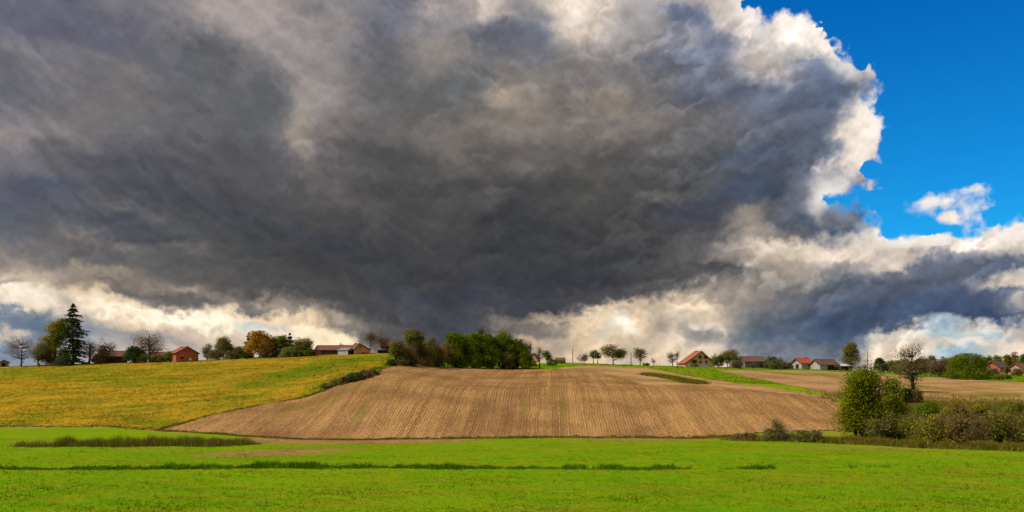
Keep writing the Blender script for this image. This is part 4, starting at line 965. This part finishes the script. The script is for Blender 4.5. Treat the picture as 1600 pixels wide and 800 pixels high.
tree(BU, 'round olive bush left of the dark open shed', 'bush', GL, 478, 556, 543, 11, 'olive', 1, .02, dy=-2)
tree(DT, 'little ochre tree top showing above the long brick barn', 'tree', GL, 532, 553, 535, 7, 'yellow', .6, .3, .3, dy=16)
tree(BT, 'tall leafless tree right of the pink gable house', 'tree', GC, 577, 552, 518, 16, bare=1, low=.22, bark='bark_grey', twig='twig_brown')
tree(BT, 'leafless tree left of the dark red-roofed barn', 'tree', GC, 596, 552, 518, 18, bare=1, low=.22, bark='bark_grey', twig='twig_brown', dy=3)
# middle grove
tree(DT, 'tall olive tree rising above the brown thicket', 'tree', GC, 648, 571, 512, 17, 'olive', .9, .35, .2, lobes=[(0, 0, .55, 1, .45)])
for q_ in [(620, 570, 533, 13, 'olive', .2, 'olive bush at the left end of the brown thicket'),
           (636, 571, 538, 14, 'brown', .45, 'twiggy brown small tree second in the brown thicket'),
           (658, 571.5, 540, 14, 'purple', .5, 'grey-brown twiggy tree below the tall olive tree'),
           (671, 572, 529, 16, 'olive', .3, 'round olive tree in the middle of the brown thicket'),
           (683, 572.5, 542, 12, 'brown', .45, 'small brown tree with forked stems right of round olive tree'),
           (696, 573, 537, 13, 'brown', .35, 'tawny tree touching the dark green grove')]:
    tree(DT, q_[6], 'tree', GC, q_[0], q_[1], q_[2] - 3, q_[3] * 1.25, q_[4], 1.1, .06, q_[5] * .8, stems=4, twig='twig_brown', dy=-1)
for q_ in [(627, 572, 556, 12, 'olive', 'low olive undergrowth bush at the left foot of the brown thicket'), (645, 573, 557, 12, 'green', 'low green undergrowth bush beneath the tall olive tree'),
           (664, 573.5, 556, 13, 'brown', 'low brown undergrowth bush beneath the round olive tree'), (686, 574, 556, 12, 'olive', 'low olive undergrowth bush where brown thicket meets dark grove')]:
    tree(BU, q_[5], 'bush', GC, q_[0], q_[1], q_[2], q_[3], q_[4], 1.1, .0, .15, stems=3, dy=1)
tree(BU, 'dark low bush at the top corner of the ploughed field', 'bush', GC, 613, 573, 561, 9, 'deep', 1, .02)
for q_ in [(712, 574, 518, 22, 'dark', 'light topped dense green tree, leftmost of the dark grove'),
           (738, 575.5, 521, 22, 'dark', 'dense dark green tree, second from left in the dark grove'),
           (762, 576, 520, 22, 'dark', 'dense green tree in the middle of the dark grove'),
           (789, 576.5, 517, 25, 'dark', 'largest dense green tree of the dark grove'),
           (809, 576.5, 530, 18, 'dark', 'lower dense green tree right of the largest grove tree')]:
    tree(DT, q_[5], 'tree', GC, q_[0], q_[1], q_[2], q_[3], q_[4], 1.8, .0, lobes=[(0, 0, .42, 1, .44), (0, 0, .7, .72, .3), (.3, -.3, .3, .75, .3)], shape=3)
tree(DT, 'short dark green tree closing the right end of the dark grove', 'tree', GC, 821, 576.5, 542, 12, 'dark', 1.5, .0, shape=3, lobes=[(0, 0, .42, 1, .44)])
tree(BU, 'tawny bush in front of the rightmost dark grove tree', 'bush', GC, 792, 577, 549, 10, 'olive', .9, .03, .2, dy=-3)
tree(BT, 'leafless tree top rising behind the dark green grove', 'tree', GC, 753, 575, 511, 11, bare=1, low=.5, dy=14, twig='twig_brown')
tree(DT, 'brown-green thin tree at the right edge of the dark grove', 'tree', GC, 818, 576, 541, 11, 'olive', .8, .05, .35, stems=2)
tree(BT, 'leafless slanting tree behind right edge of the dark grove', 'tree', GC, 824, 575, 526, 10, bare=1, low=.35, dy=8, lean=.08, twig='twig_brown')
# middle crest
tree(BT, 'dead bare tree with thick dark trunk beside the tiny pink house', 'tree', GM, 843, 575, 540, 9, bare=1, low=.35, trunk_r=.22, twigs=.4, dy=-1)
tree(DT, 'small rounded green tree right of the dead bare tree', 'tree', GM, 855, 570, 547, 9, 'green', .9, .2, dy=8)
for q_ in [(830, 573, 562, 9, 'olive', 'low olive bush under the tiny pink house'), (864, 572, 560, 9, 'dark', 'dark green low bush below the distant red roof'), (877, 568, 561, 6, 'pale', 'bright pale green bush beside the distant red roof')]:
    tree(BU, q_[5], 'bush', GM, q_[0], q_[1], q_[2], q_[3], q_[4], 1, .02)
tree(BT, 'little leafless tree right of the first pole', 'tree', GM, 911, 570, 552, 9, 'purple', .3, .2, .85, stems=2)
tree(DT, 'left slim green tree of the touching pair', 'tree', GM, 927, 568, 547, 7, 'olive', .8, .28, .15)
tree(DT, 'right slim green tree of the touching pair', 'tree', GM, 933.5, 569, 546.5, 6, 'green', .8, .28, .15)
tree(DT, 'broad spreading tree, largest of the row on the middle crest', 'tree', GM, 958, 570, 538, 18, 'olive', .9, .24, .15, lobes=[(-.2, 0, .55, .8, .45), (.62, 0, .38, .42, .3)])
tree(DT, 'brown-green tree right of the second pole', 'tree', GM, 1000, 571, 543, 11, 'olive', .6, .22, .3)
tree(BU, 'low dark hedge bush on the middle crest', 'bush', GM, 1010, 571.5, 567, 6, 'purple', 1.2, .02)
tree(BT, 'tiny leafless sapling left of the yellow gable house', 'tree', GM, 1021, 572, 559, 5, bare=1, low=.3, twigs=.5)
tree(BT, 'leafless round tree left of the yellow gable house', 'tree', GR, 1051, 573, 549, 9, 'grey', .35, .2, .8)
tree(BT, 'thin bare young tree standing in front of the leafless round tree', 'tree', GR, 1058, 576, 544, 5, bare=1, low=.4, twigs=.35)
# around the right farms
tree(DT, 'brownish round tree between yellow house and wooden barn', 'tree', GR, 1140, 574, 545, 17, 'olive', .75, .15, .35, stems=2, twig='twig_brown')
tree(BU, 'dark green bush beside the yellow gable house', 'bush', GR, 1123, 574.5, 553, 9, 'dark', 1.1, .08)
tree(BT, 'sparse tree at the right corner of the yellow gable house', 'tree', GR, 1115, 573.5, 551, 7, 'grey', .4, .2, .7, dy=3)
tree(BT, 'small fruit tree in front of the wooden barn', 'tree', GR, 1176, 578, 566, 5, 'purple', .5, .25, .6, dy=-2)
tree(DT, 'bushy green tree right of the wooden barn', 'tree', GR, 1203, 576, 554, 12, 'green', .9, .08, .15, stems=2)
tree(DT, 'greyish green small tree left of the red-roofed house', 'tree', GR, 1218, 576, 557, 8, 'pale', .6, .15, .35, stems=2)
for q_ in [(1150, 575.5, 562, 9, 'olive', 'low olive bush against the wooden barn left end'), (1211, 577, 563, 9, 'green', 'low green bush under the trees right of the wooden barn'),
           (1224, 577, 564, 8, 'grey', 'grey-green bush left of the white house gable'), (1399, 583, 568, 9, 'green', 'small green bush between two bushes left of ivy-clad tree'),
           (1421, 586, 566, 11, 'olive', 'olive bush behind the ivy-clad tree trunk'), (1381, 582, 567, 8, 'deep', 'dark bush at the foot of the dark upright evergreen')]:
    tree(BU, q_[5], 'bush', GR, q_[0], q_[1], q_[2], q_[3], q_[4], 1, .02, .2, stems=3)
tree(BU, 'low green bush in front of the red-roofed house left wall', 'bush', GR, 1232, 577, 566, 8, 'olive', 1, .03)
tree(DT, 'tall reddish green tree behind the white barn', 'tree', GR, 1330, 579, 535, 16, 'olive', 1.0, .12, .1, lobes=[(0, 0, .4, 1, .42), (-.1, 0, .7, .65, .3)], dy=6)
tree(DT, 'dark upright evergreen right of the big sunlit bush', 'tree', GR, 1374, 581, 558, 9, 'deep', 1.2, .03, lobes=[(0, 0, .5, 1, .5)])
for q_ in [(1391, 581, 563, 11, 'green', 'low green bush right of the dark upright evergreen'), (1407, 582, 561, 11, 'olive', 'brown-olive bush left of the ivy-clad tree crown'),
           (1441, 584, 557, 14, 'green', 'green bush right of the ivy-clad tree'), (1457, 585, 553, 9, 'olive', 'pointed olive tree behind the purple-brown bush'),
           (1468, 589, 561, 16, 'purple', 'purple-brown twiggy bush left of the huge round bush')]:
    tree(BU, q_[5], 'bush', GR, q_[0], q_[1], q_[2], q_[3], q_[4], 1, .03, .3 if q_[4] in ('purple', 'olive') else .1, stems=2, dy=0)
tree(BU, 'huge round dark green bush on the right skyline', 'bush', GR, 1511, 592, 552, 34, 'dark', 1.5, .0, lobes=[(0, 0, .42, 1, .46), (.1, 0, .66, .7, .34), (0, -.2, .2, 1.02, .2)], gap=2.0)
tree(BU, 'olive tree top merging into left of the huge round bush', 'bush', GR, 1490, 590, 557, 18, 'olive', 1, .04, dy=5)
tree(DT, 'half-bare tree with ivy-clad trunk standing in the upper stubble', 'tree', GR, 1427, 613, 537, 34, 'olive', .5, .30, .72, trunk_r=.34, ivy=True, lean=-.03, lobes=[(0, 0, .22, .95, .26), (0, 0, .58, .85, .42)], twig='twig_brown')
# far tree line on the right
for i_, q_ in enumerate([(1476, 556, 13, 'grey'), (1497, 553, 12, 'olive'), (1545, 554, 13, 'green'), (1558, 553, 10, 'pale'), (1571, 549, 9, 'olive'), (1584, 548, 9, 'grey'), (1597, 551, 12, 'green'), (1533, 556, 11, 'pale'), (1612, 550, 14, 'olive')]):
    lab = ['far greyish tree top left of the huge round bush', 'far olive tree top behind the huge round bush', 'far green tree behind the brick house left end', 'far pale green tree over the brick house ridge',
           'far olive tree over the brick house right end', 'far grey tall tree at the right skyline', 'far green tree over the brown-roofed house', 'far pale tree right behind the huge round bush', 'far olive tree cut by the right frame edge'][i_]
    tree(DT, lab, 'tree', 'far trees beyond the right houses', q_[0], 570, q_[1], q_[2], q_[3], 1, .05, dy=40 + 8 * (i_ % 3))
tree(DT, 'tawny small tree right of the brick house', 'tree', GR, 1574, 585, 570, 6, 'brown', 1, .05, .2)
tree(BU, 'tawny bush before the brick house wall', 'bush', GR, 1552, 588, 575, 9, 'brown', .9, .03, .3)
tree(BU, 'purple-brown bush before the brown-roofed house', 'bush', GR, 1590, 588, 575, 10, 'purple', 1, .03, .3)
tree(BU, 'low green bush below the brick house', 'bush', GR, 1565, 593, 584, 16, 'olive', 1, .02)
# right hand thicket in front
tree(DT, 'big sunlit green bushy tree in front of the upper stubble', 'tree', None, 1350, 685, 561, 46, 'near', 1.9, .0, stems=5, leafsize=.22, gap=3.0,
     lobes=[(-.02, 0, .16, 1.0, .17), (-.08, 0, .36, .86, .24), (-.12, 0, .58, .66, .24), (-.02, 0, .76, .42, .24), (-.45, -.1, .30, .42, .2), (.45, -.1, .34, .42, .22), (-.3, -.2, .62, .4, .18)])
tree(DT, 'slimmer green bushy tree on the right side of big bushy tree', 'tree', None, 1398, 687, 586, 36, 'near', 1.4, .0, .08, stems=4, leafsize=.22, gap=2.0,
     lobes=[(0, 0, .16, 1.0, .17), (-.1, 0, .40, .62, .26), (-.2, 0, .70, .30, .30), (.35, 0, .28, .5, .2)])
for q_ in [(1416, 632, 604, 9, 'deep', .0, 'dark green bush left of the ivy-clad trunk foot'), (1432, 632, 606, 9, 'brown', .3, 'rust-brown bush at the ivy-clad trunk foot'),
           (1452, 661, 628, 20, 'green', .0, 'bright green rounded bush behind the right thicket'), (1425, 690, 643, 24, 'near', .1, 'olive bush right of the slimmer bushy tree'),
           (1465, 695, 641, 30, 'yellow', .3, 'brown-olive bush in the middle of the right thicket'), (1508, 697, 640, 30, 'brown', .30, 'brownish twiggy bush with reddish tops in the right thicket'),
           (1535, 668, 629, 24, 'yellow', .2, 'olive bush further back in the right thicket'), (1562, 695, 632, 28, 'olive', .15, 'dark olive bush near the right frame edge'),
           (1592, 690, 620, 26, 'near', .1, 'dense green bush at the right frame edge'), (1625, 698, 630, 26, 'olive', .2, 'olive bush partly beyond the right frame edge'),
           (1378, 690, 640, 20, 'olive', .1, 'dark green low bush below the slimmer bushy tree'), (1490, 668, 630, 18, 'yellow', .1, 'yellow-green bush behind brownish twiggy bush')]:
    tree(BU, q_[6], 'bush', GF, q_[0], q_[1], q_[2] + (6 if q_[1] > 685 else 0), q_[3] * 1.1, q_[4], 1.05, .02, q_[5] * .8, stems=5, leafsize=.22, twig='twig_brown')
tree(BU, 'lone small bush standing apart left of the big bushy tree', 'bush', GF, 1211, 689, 650, 19, 'olive', .75, .02, .25, stems=4, leafsize=.2, lobes=[(0, 0, .5, .8, .5), (0, 0, .2, 1.2, .2)])
tree(BU, 'low green bush left of the lone small bush', 'bush', GF, 1165, 688, 676, 18, 'olive', .9, .02, .2, stems=3, leafsize=.2)
tree(BU, 'low spreading bush between lone small bush and big bushy tree', 'bush', GF, 1262, 690, 672, 28, 'olive', .9, .02, .2, stems=4, leafsize=.2)
# scrub on the bank between golden meadow and field
for q_ in [(512, 607, 599, 10, 'green'), (526, 603, 593, 11, 'olive'), (541, 600, 588, 12, 'brown'), (556, 597, 582, 13, 'deep'), (571, 592, 578, 13, 'brown'), (582, 588, 577, 9, 'olive')]:
    w_ = {512: 'green low scrub, lowest bush on the field bank', 526: 'olive scrub bush second up the field bank', 541: 'brown scrub bush in the middle of the field bank', 556: 'dark scrub bush on the upper field bank',
          571: 'large brown scrub bush high on the field bank', 582: 'olive scrub bush at the top of the field bank'}[q_[0]]
    tree(BU, w_, 'bush', 'scrub on the bank beside the ploughed field', q_[0], q_[1], q_[2], q_[3] * 1.15, q_[4], 1.2, .0, .04, stems=3)

# ------------------------------------------------------------------ buildings
M['brick_red'] = brick_mat('red_brick', (0.42, 0.110, 0.045), (0.34, 0.080, 0.035), (0.30, 0.17, 0.11))
M['brick_yellow'] = brick_mat('yellow_brick', (0.62, 0.360, 0.145), (0.54, 0.295, 0.115), (0.50, 0.36, 0.21))
M['plaster_pink'] = simple('pink_plaster', (0.52, 0.240, 0.150), (0.42, 0.190, 0.120), 1.0)
M['plaster_white'] = simple('white_plaster', (0.40, 0.365, 0.32), (0.28, 0.25, 0.215), 0.8)
M['plaster_grey'] = simple('grey_plaster', (0.40, 0.385, 0.37), (0.28, 0.265, 0.25), 0.8)
M['tile_red'] = tile_mat('red_tiles', (0.34, 0.085, 0.044), (0.27, 0.072, 0.042), (0.19, 0.066, 0.046))
M['tile_bright'] = tile_mat('bright_red_tiles', (0.50, 0.075, 0.036), (0.42, 0.070, 0.038), (0.30, 0.060, 0.038))
M['tile_brown'] = tile_mat('brown_tiles', (0.205, 0.082, 0.050), (0.155, 0.066, 0.044), (0.100, 0.054, 0.042))
M['tile_orange'] = tile_mat('orange_tiles', (0.40, 0.125, 0.055), (0.31, 0.100, 0.050), (0.22, 0.085, 0.050))
M['tile_dark'] = tile_mat('dark_tiles', (0.085, 0.062, 0.062), (0.060, 0.046, 0.050), (0.110, 0.070, 0.062))
M['wood_grey'] = wood_mat('grey_boards', (0.200, 0.165, 0.140), (0.110, 0.090, 0.078))
M['wood_dark'] = wood_mat('dark_boards', (0.070, 0.048, 0.038), (0.038, 0.028, 0.024))
M['wood_pole'] = wood_mat('pole_wood', (0.130, 0.095, 0.070), (0.075, 0.056, 0.044))
M['metal_pale'] = simple('pale_sheet_metal', (0.48, 0.50, 0.54), (0.36, 0.37, 0.40), 0.6, 0.5)
M['metal_grey'] = simple('grey_sheet_metal', (0.23, 0.225, 0.235), (0.17, 0.165, 0.175), 0.6, 0.5)
M['opening_shade'] = simple('painted_interior_shade', (0.022, 0.019, 0.018), (0.014, 0.013, 0.013), 1.0)  # near-black colour standing in for the shade inside doorways and vents
M['pane'] = simple('window_pane', (0.030, 0.032, 0.038), (0.020, 0.022, 0.026), 1.0, 0.12)
M['frame_brown'] = simple('brown_frame', (0.100, 0.045, 0.030), (0.070, 0.035, 0.025), 3.0)
M['frame_white'] = simple('white_frame', (0.70, 0.68, 0.65), (0.60, 0.58, 0.55), 3.0)
M['door_white'] = simple('white_door', (0.66, 0.66, 0.68), (0.55, 0.55, 0.58), 2.0)
M['fascia'] = simple('fascia_board', (0.120, 0.070, 0.050), (0.080, 0.050, 0.040), 2.0)

def building(name, label, cat, group, px, base, wide, length, hw, hr, th, wall, roof, ro=0.0, over=0.35, dy=0.0, feats=(), gable=None, chimney=None, sink=0.6, left_drop=0.0, right_drop=0.0):
    """gable end faces the camera when th = 0 and swings to the right with th (degrees); feats: (side, u, z, w, h, kind)"""
    x, y, z = at(px, base); y += dy; x = (px - 800) / F * y; z = float(terrain(x, y))
    if px < 1e9: z = min(z, float(terrain(x, y)))
    ztarget = EYE + (600 - base) / F * y              # where the foot of the wall shows
    root = empty(name, (x, y, ztarget), R(th), label, cat, group)
    W2, L2 = wide / 2, length / 2
    xl, xr = -W2, W2
    prof = [(xl, -sink), (xr, -sink), (xr, hw - right_drop), (ro, hr), (xl, hw - left_drop)]
    m = MB(); m.prism(prof, -L2, L2); m.build('wall', M[wall], root)
    if gable:
        for s in (-1, 1):
            g = MB(); q = [(xl + .02, hw - left_drop), (xr - .02, hw - right_drop), (ro, hr - .02)]
            g.prism(q, s * L2 - .03 * (1 if s < 0 else -1) - .015, s * (L2 + .03)) if s > 0 else g.prism(q, -L2 - .03, -L2 + .015)
            g.build('gable_board', M[gable], root)
    t = 0.16
    r = MB()
    for xe, he, s in ((xl, hw - left_drop, -1), (xr, hw - right_drop, 1)):
        d = Vector((xe - ro, 0, he - hr)); ln = d.length; d.normalize(); n = Vector((-d.z, 0, d.x)) * (1 if s > 0 else -1)
        if n.z < 0: n = -n
        a = Vector((ro, 0, hr)) + n * .02; e = Vector((xe, 0, he)) + d * over + n * .02
        q = [a, e, e + n * t, a + n * (t / max(n.z, .3)) * 1.0]
        q[3] = Vector((ro, 0, a.z + t / max(n.z, .3)))
        r.prism([(p.x, p.z) for p in q], -L2 - over, L2 + over)
    ro_ = r.build('roof', M[roof], root)
    rc = MB(); rc.rod((ro, -L2 - over, hr + t * 1.15), (ro, L2 + over, hr + t * 1.15), .11, .11, 8); rc.build('ridge_tiles', M[roof], ro_)
    b = MB()
    for xe, he in ((xl, hw - left_drop), (xr, hw - right_drop)):
        d = Vector((xe - ro, 0, he - hr)).normalized(); e = Vector((xe, 0, he)) + d * over
        for yy in (-L2 - over - .03,): b.prism([(ro, hr - .12), (e.x, e.z - .12), (e.x, e.z + .13), (ro, hr + .13)] if xe > ro else [(e.x, e.z - .12), (ro, hr - .12), (ro, hr + .13), (e.x, e.z + .13)], yy - .03, yy + .025)
    b.build('bargeboard', M['fascia'], ro_)
    if chimney:
        cx, cy, ch = chimney
        c = MB(); c.box(cx - .28, cx + .28, cy - .28, cy + .28, hw, hr + ch); c.box(cx - .34, cx + .34, cy - .34, cy + .34, hr + ch + .003, hr + ch + .12); c.build('chimney', M['brick_red'], ro_)
    for (side, u, z0, fw, fh, kind) in feats:
        def P(du, out, dz):      # a point on the wall face
            if side == 'front': return (u + du, -L2 - out, z0 + dz)
            if side == 'left': return (-W2 - out, u + du, z0 + dz)
            return (W2 + out, u + du, z0 + dz)
        def slab(mb, d0, d1, o0, o1, z_0, z_1):
            p, q = P(d0, o0, z_0), P(d1, o1, z_1)
            mb.box(min(p[0], q[0]), max(p[0], q[0]), min(p[1], q[1]), max(p[1], q[1]), min(p[2], q[2]), max(p[2], q[2]))
        h2 = fw / 2
        if kind.startswith('window'):
            fm = M['frame_white' if 'white' in kind else 'frame_brown']
            f = MB()
            slab(f, -h2, -h2 + .09, 0.005, .07, 0, fh); slab(f, h2 - .09, h2, 0.005, .07, 0, fh)
            slab(f, -h2 + .092, h2 - .092, 0.005, .07, fh - .09, fh); slab(f, -h2 + .092, h2 - .092, 0.005, .07, 0, .09); slab(f, -.03, .03, 0.005, .06, .092, fh - .092)
            fo = f.build('window', fm, root)
            p_ = MB(); slab(p_, -h2 + .05, h2 - .05, 0.003, .03, .05, fh - .05); p_.build('pane', M['pane'], fo)
            s_ = MB(); slab(s_, -h2 - .08, h2 + .08, 0.004, .14, -.09, -.004); s_.build('sill', M['plaster_grey'], fo)
        elif kind.startswith('door'):
            f = MB(); slab(f, -h2, h2, 0.004, .05, 0, fh); d_ = f.build('door', M['door_white' if 'white' in kind else 'wood_dark'], root)
            k = MB(); slab(k, h2 - .16, h2 - .08, .052, .11, fh * .45, fh * .45 + .05); k.build('handle', M['metal_grey'], d_)
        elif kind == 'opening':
            f = MB(); slab(f, -h2, h2, 0.004, .02, 0, fh); o_ = f.build('doorway', M['opening_shade'], root)
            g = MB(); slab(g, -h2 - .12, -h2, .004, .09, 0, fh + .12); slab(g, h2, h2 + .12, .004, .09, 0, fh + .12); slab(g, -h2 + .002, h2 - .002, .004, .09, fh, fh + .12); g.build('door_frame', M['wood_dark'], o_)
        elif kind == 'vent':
            f = MB(); slab(f, -h2, h2, 0.004, .04, 0, fh); f.build('vent', M['opening_shade'], root)
        elif kind == 'panel':
            f = MB(); slab(f, -h2, h2, 0.006, .05, 0, fh); f.build('wall_boarding', M['wood_dark'], root)
        elif kind == 'patch':
            f = MB(); slab(f, -h2, h2, 0.006, .04, 0, fh); f.build('brick_infill', M['brick_red'], root)
        elif kind == 'plinth':
            f = MB(); slab(f, -h2, h2, 0.006, .06, 0, fh); f.build('plinth', M['plaster_grey'], root)
        elif kind == 'balcony':
            f = MB(); slab(f, -h2, h2, 0.004, .9, -.12, 0); o_ = f.build('balcony', M['wood_dark'], root)
            g = MB()
            for i in range(8):
                uu = -h2 + .05 + (fw - .1) * i / 7; slab(g, uu - .03, uu + .03, .82, .88, .003, fh - .06)
            slab(g, -h2, h2, .8, .9, fh - .055, fh); g.build('railing', M['wood_dark'], o_)
    return root
def poleobj(label, px, base, top, cross=True, lean=0.0, dy=0.0):
    x, y, z = at(px, base); y += dy; x = (px - 800) / F * y; z = float(terrain(x, y)); H = EYE + (600 - top) / F * y - z
    r = empty('utility_pole', (x, y, z), R(20), label, 'pole', 'utility poles on the crest')
    m = MB(); m.rod((0, 0, -.4), (lean * H, 0, H), .15, .10, 8); m.build('shaft', M['wood_pole'], r)
    if cross:
        c = MB(); c.box(lean * H * .93 - .55, lean * H * .93 + .55, -.18, -.10, H * .93, H * .93 + .1); c.build('crossarm', M['wood_pole'], r)
        for q in (-.48, 0, .48):
            i = MB(); i.rod((lean * H * .93 + q, -.14, H * .93 + .102), (lean * H * .93 + q, -.14, H * .93 + .28), .045, .03, 6); i.build('insulator', M['frame_white'], r)
    return r
GB = 'farm buildings along the crest'
building('hut', 'small grey-roofed hut at the left frame edge', 'hut', GB, 1, 573, 3.4, 3.2, 1.3, 2.0, 60, 'plaster_grey', 'metal_grey', feats=[('front', 0, 0, .9, 1.1, 'opening')], over=.25)
building('barn', 'brown-roofed dark wooden barn behind twiggy trees on the left', 'barn', GB, 177, 567, 5.2, 8.4, 2.1, 3.7, -68, 'wood_dark', 'tile_brown', dy=6, feats=[('right', -1.5, -.1, 1.6, 1.7, 'opening'), ('front', 0, .2, 1.0, 1.3, 'opening')])
building('barn', 'brown-roofed barn mostly hidden behind the broad brownish tree', 'barn', GB, 248, 565, 4.6, 5.0, 1.5, 2.9, -70, 'plaster_grey', 'tile_brown', dy=12, feats=[('right', 0, .2, 1.0, 1.0, 'opening')])
building('house', 'red brick house with red tiled roof and facing gable on left', 'house', GB, 287, 563.5, 6.9, 8.0, 2.3, 4.25, 36, 'brick_red', 'tile_red', chimney=(-.1, 1.2, .22),
         feats=[('front', -.55, 2.75, .45, .35, 'vent'), ('front', .6, 2.75, .45, .35, 'vent'), ('front', .9, 0, .9, .75, 'door_white'), ('front', -1.6, .3, .9, .8, 'window'), ('left', 0, .5, .9, .9, 'window')], over=.45)
building('barn', 'long red brick barn with brown tiled roof, left of pink gable', 'barn', GB, 524, 554, 6.2, 11.4, 1.35, 2.75, 88, 'brick_red', 'tile_brown', dy=3, feats=[('left', 1.2, -.5, 5.5, 1.65, 'panel'), ('left', -4.2, .1, .8, .8, 'window'), ('left', -2.5, -.4, .9, 1.4, 'door')])
building('house', 'pink plastered gable house at the right end of the farm', 'house', GB, 562, 553, 5.0, 7.5, 1.3, 3.05, 24, 'plaster_pink', 'tile_brown', ro=-1.0, chimney=(-1.0, 1.4, .35), dy=1, feats=[('front', -.75, 1.75, .42, .5, 'window'), ('front', .5, -.3, 2.0, .75, 'patch')], over=.3, left_drop=.0)
building('shed', 'grey metal-roofed shed in front of the long brick barn', 'shed', GB, 541, 553.4, 3.4, 3.9, 1.15, 1.75, 62, 'plaster_grey', 'metal_grey', dy=-3, feats=[('front', 0, -.5, 2.6, 1.5, 'opening')], over=.2)
building('shed', 'dark open-fronted shed at the left end of long barn', 'shed', GB, 491.5, 555, 2.4, 2.2, 1.1, 1.6, 85, 'wood_dark', 'metal_grey', dy=0, feats=[('left', 0, -.3, 1.6, 1.2, 'opening')], over=.2)
building('barn', 'dark wooden barn with dull red roof beside the brown thicket', 'barn', GB, 610, 551.5, 4.2, 5.0, 2.15, 3.55, 86, 'wood_dark', 'tile_red', dy=6, feats=[('left', -1.2, -.3, 1.2, 1.8, 'opening')], over=.3)
building('shed', 'low dark canopy shed left of the dark wooden barn', 'shed', GB, 597, 551.5, 2.0, 2.4, .9, 1.25, 84, 'wood_dark', 'metal_grey', dy=3, feats=[('left', 0, -.3, 1.5, 1.0, 'opening')], over=.25)
building('house', 'tiny pink gable house between grove and dead tree', 'house', GB, 834.5, 563, 3.3, 4.5, .8, 2.3, -12, 'plaster_pink', 'tile_dark', dy=20, feats=[('front', 0, .15, .6, .6, 'window')], over=.2)
building('house', 'distant red roof peeping over the middle crest', 'house', GB, 875, 566, 3.0, 3.2, .7, 1.4, 80, 'plaster_white', 'tile_brown', dy=18, feats=[('left', 0, .1, .5, .4, 'window')], over=.2)
building('house', 'yellow brick gable house with orange roof on the right crest', 'house', GB, 1088, 573.3, 10.3, 7.5, 1.2, 5.1, 8, 'brick_yellow', 'tile_orange', ro=.45, chimney=(.45, 1.4, .35), over=.4, dy=4,
         feats=[('front', -.05, 2.75, .95, .95, 'window'), ('front', 1.9, 2.75, .95, .95, 'window'), ('front', -2.1, 1.35, 1.7, .7, 'balcony'), ('front', -2.1, 1.38, 1.2, .75, 'opening'), ('front', .1, 1.2, .7, .7, 'window'), ('front', 2.1, 1.2, .7, .75, 'window'), ('front', 1.4, -.3, 4.4, 1.0, 'plinth'), ('front', -1.6, .1, 1.2, .6, 'patch'), ('front', -4.0, 0, .55, 1.0, 'door_white')])
building('barn', 'grey weathered wooden barn with brown tiled roof on right crest', 'barn', GB, 1175, 575.5, 5.4, 8.3, 2.2, 3.75, -74, 'wood_grey', 'tile_brown', dy=3, feats=[('right', 1.8, -.2, 1.1, 1.7, 'door'), ('right', -1.5, .6, .7, .6, 'vent'), ('front', -.8, 0, 1.0, 1.6, 'door'), ('right', 0, -.5, 7.6, .75, 'plinth')], over=.3)
building('house', 'white house with bright red roof left of the white barn', 'house', GB, 1254, 576.5, 4.8, 5.8, 2.0, 3.55, -62, 'plaster_white', 'tile_bright', chimney=(0, 1.4, .35), dy=8, feats=[('front', .4, -.2, 1.1, 1.7, 'opening'), ('right', -1.2, .5, .8, .9, 'window_white'), ('right', .4, .5, .8, .9, 'window_white'), ('right', 2.0, -.3, 1.6, 1.9, 'patch')], over=.45)
building('barn', 'white gabled barn with long brown roof on the right crest', 'barn', GB, 1288, 578, 4.6, 9.4, 1.75, 3.45, -60, 'plaster_white', 'tile_brown', dy=2, feats=[('right', .5, -.5, 3.0, 2.1, 'opening'), ('right', 3.4, -.5, 2.4, 1.6, 'panel'), ('right', -3.4, .5, .6, .6, 'window_white')], over=.35)
building('shed', 'pale metal-roofed shed right of the white barn', 'shed', GB, 1318, 578.5, 3.0, 3.6, 1.5, 2.1, -80, 'wood_dark', 'metal_pale', dy=7, feats=[('right', 0, -.3, 1.6, 1.4, 'opening')], over=.35)
building('house', 'brick house with dark roof beyond the huge round bush', 'house', GB, 1557, 583.5, 6.4, 8.2, 2.5, 4.9, -52, 'brick_red', 'tile_dark', dy=14, feats=[('front', -.9, 2.2, .8, .8, 'window'), ('front', .9, .3, .9, 1.0, 'window'), ('right', -1.5, .5, 1.0, 1.0, 'window_white'), ('right', 1.5, .5, 1.0, 1.0, 'window_white')], over=.5, chimney=(-.9, -3.0, .2))
building('house', 'brown-roofed house at the right frame edge', 'house', GB, 1597, 586, 7.0, 8.0, 2.2, 4.4, -62, 'plaster_pink', 'tile_brown', dy=22, feats=[('right', -1.2, .5, 1.0, 1.0, 'window_white'), ('front', 0, .5, 1.0, 1.0, 'window_white')], over=.5)
poleobj('wooden utility pole standing alone on the middle crest', 895, 567, 545, False)
poleobj('utility pole between the spreading tree and brown-green tree', 986, 571, 550, False)
poleobj('utility pole with crossarm right of the tall reddish green tree', 1355.5, 581, 548, True, .01)
# fence at the far left
x0, y0, z0 = at(58, 572.5); x1, y1, z1 = at(84, 572)
f = empty('post_fence', (x0, y0, z0), 0, 'low weathered post fence left of the tall spruce', 'fence')
for i in range(7):
    t = i / 6; m = MB(); px_, py_ = (x1 - x0) * t, (y1 - y0) * t; pz_ = float(terrain(x0 + px_, y0 + py_)) - z0
    m.rod((px_, py_, pz_ - .3), (px_ + .03, py_, pz_ + .95 + .12 * math.sin(i * 2.3)), .07, .06, 6); m.build('post', M['wood_grey'], f)
for h_ in (.4, .75):
    m = MB(); m.rod((0, -.08, h_), (x1 - x0, y1 - y0 - .08, float(terrain(x1, y1)) - z0 + h_), .04, .04, 5); m.build('rail', M['wood_grey'], f)
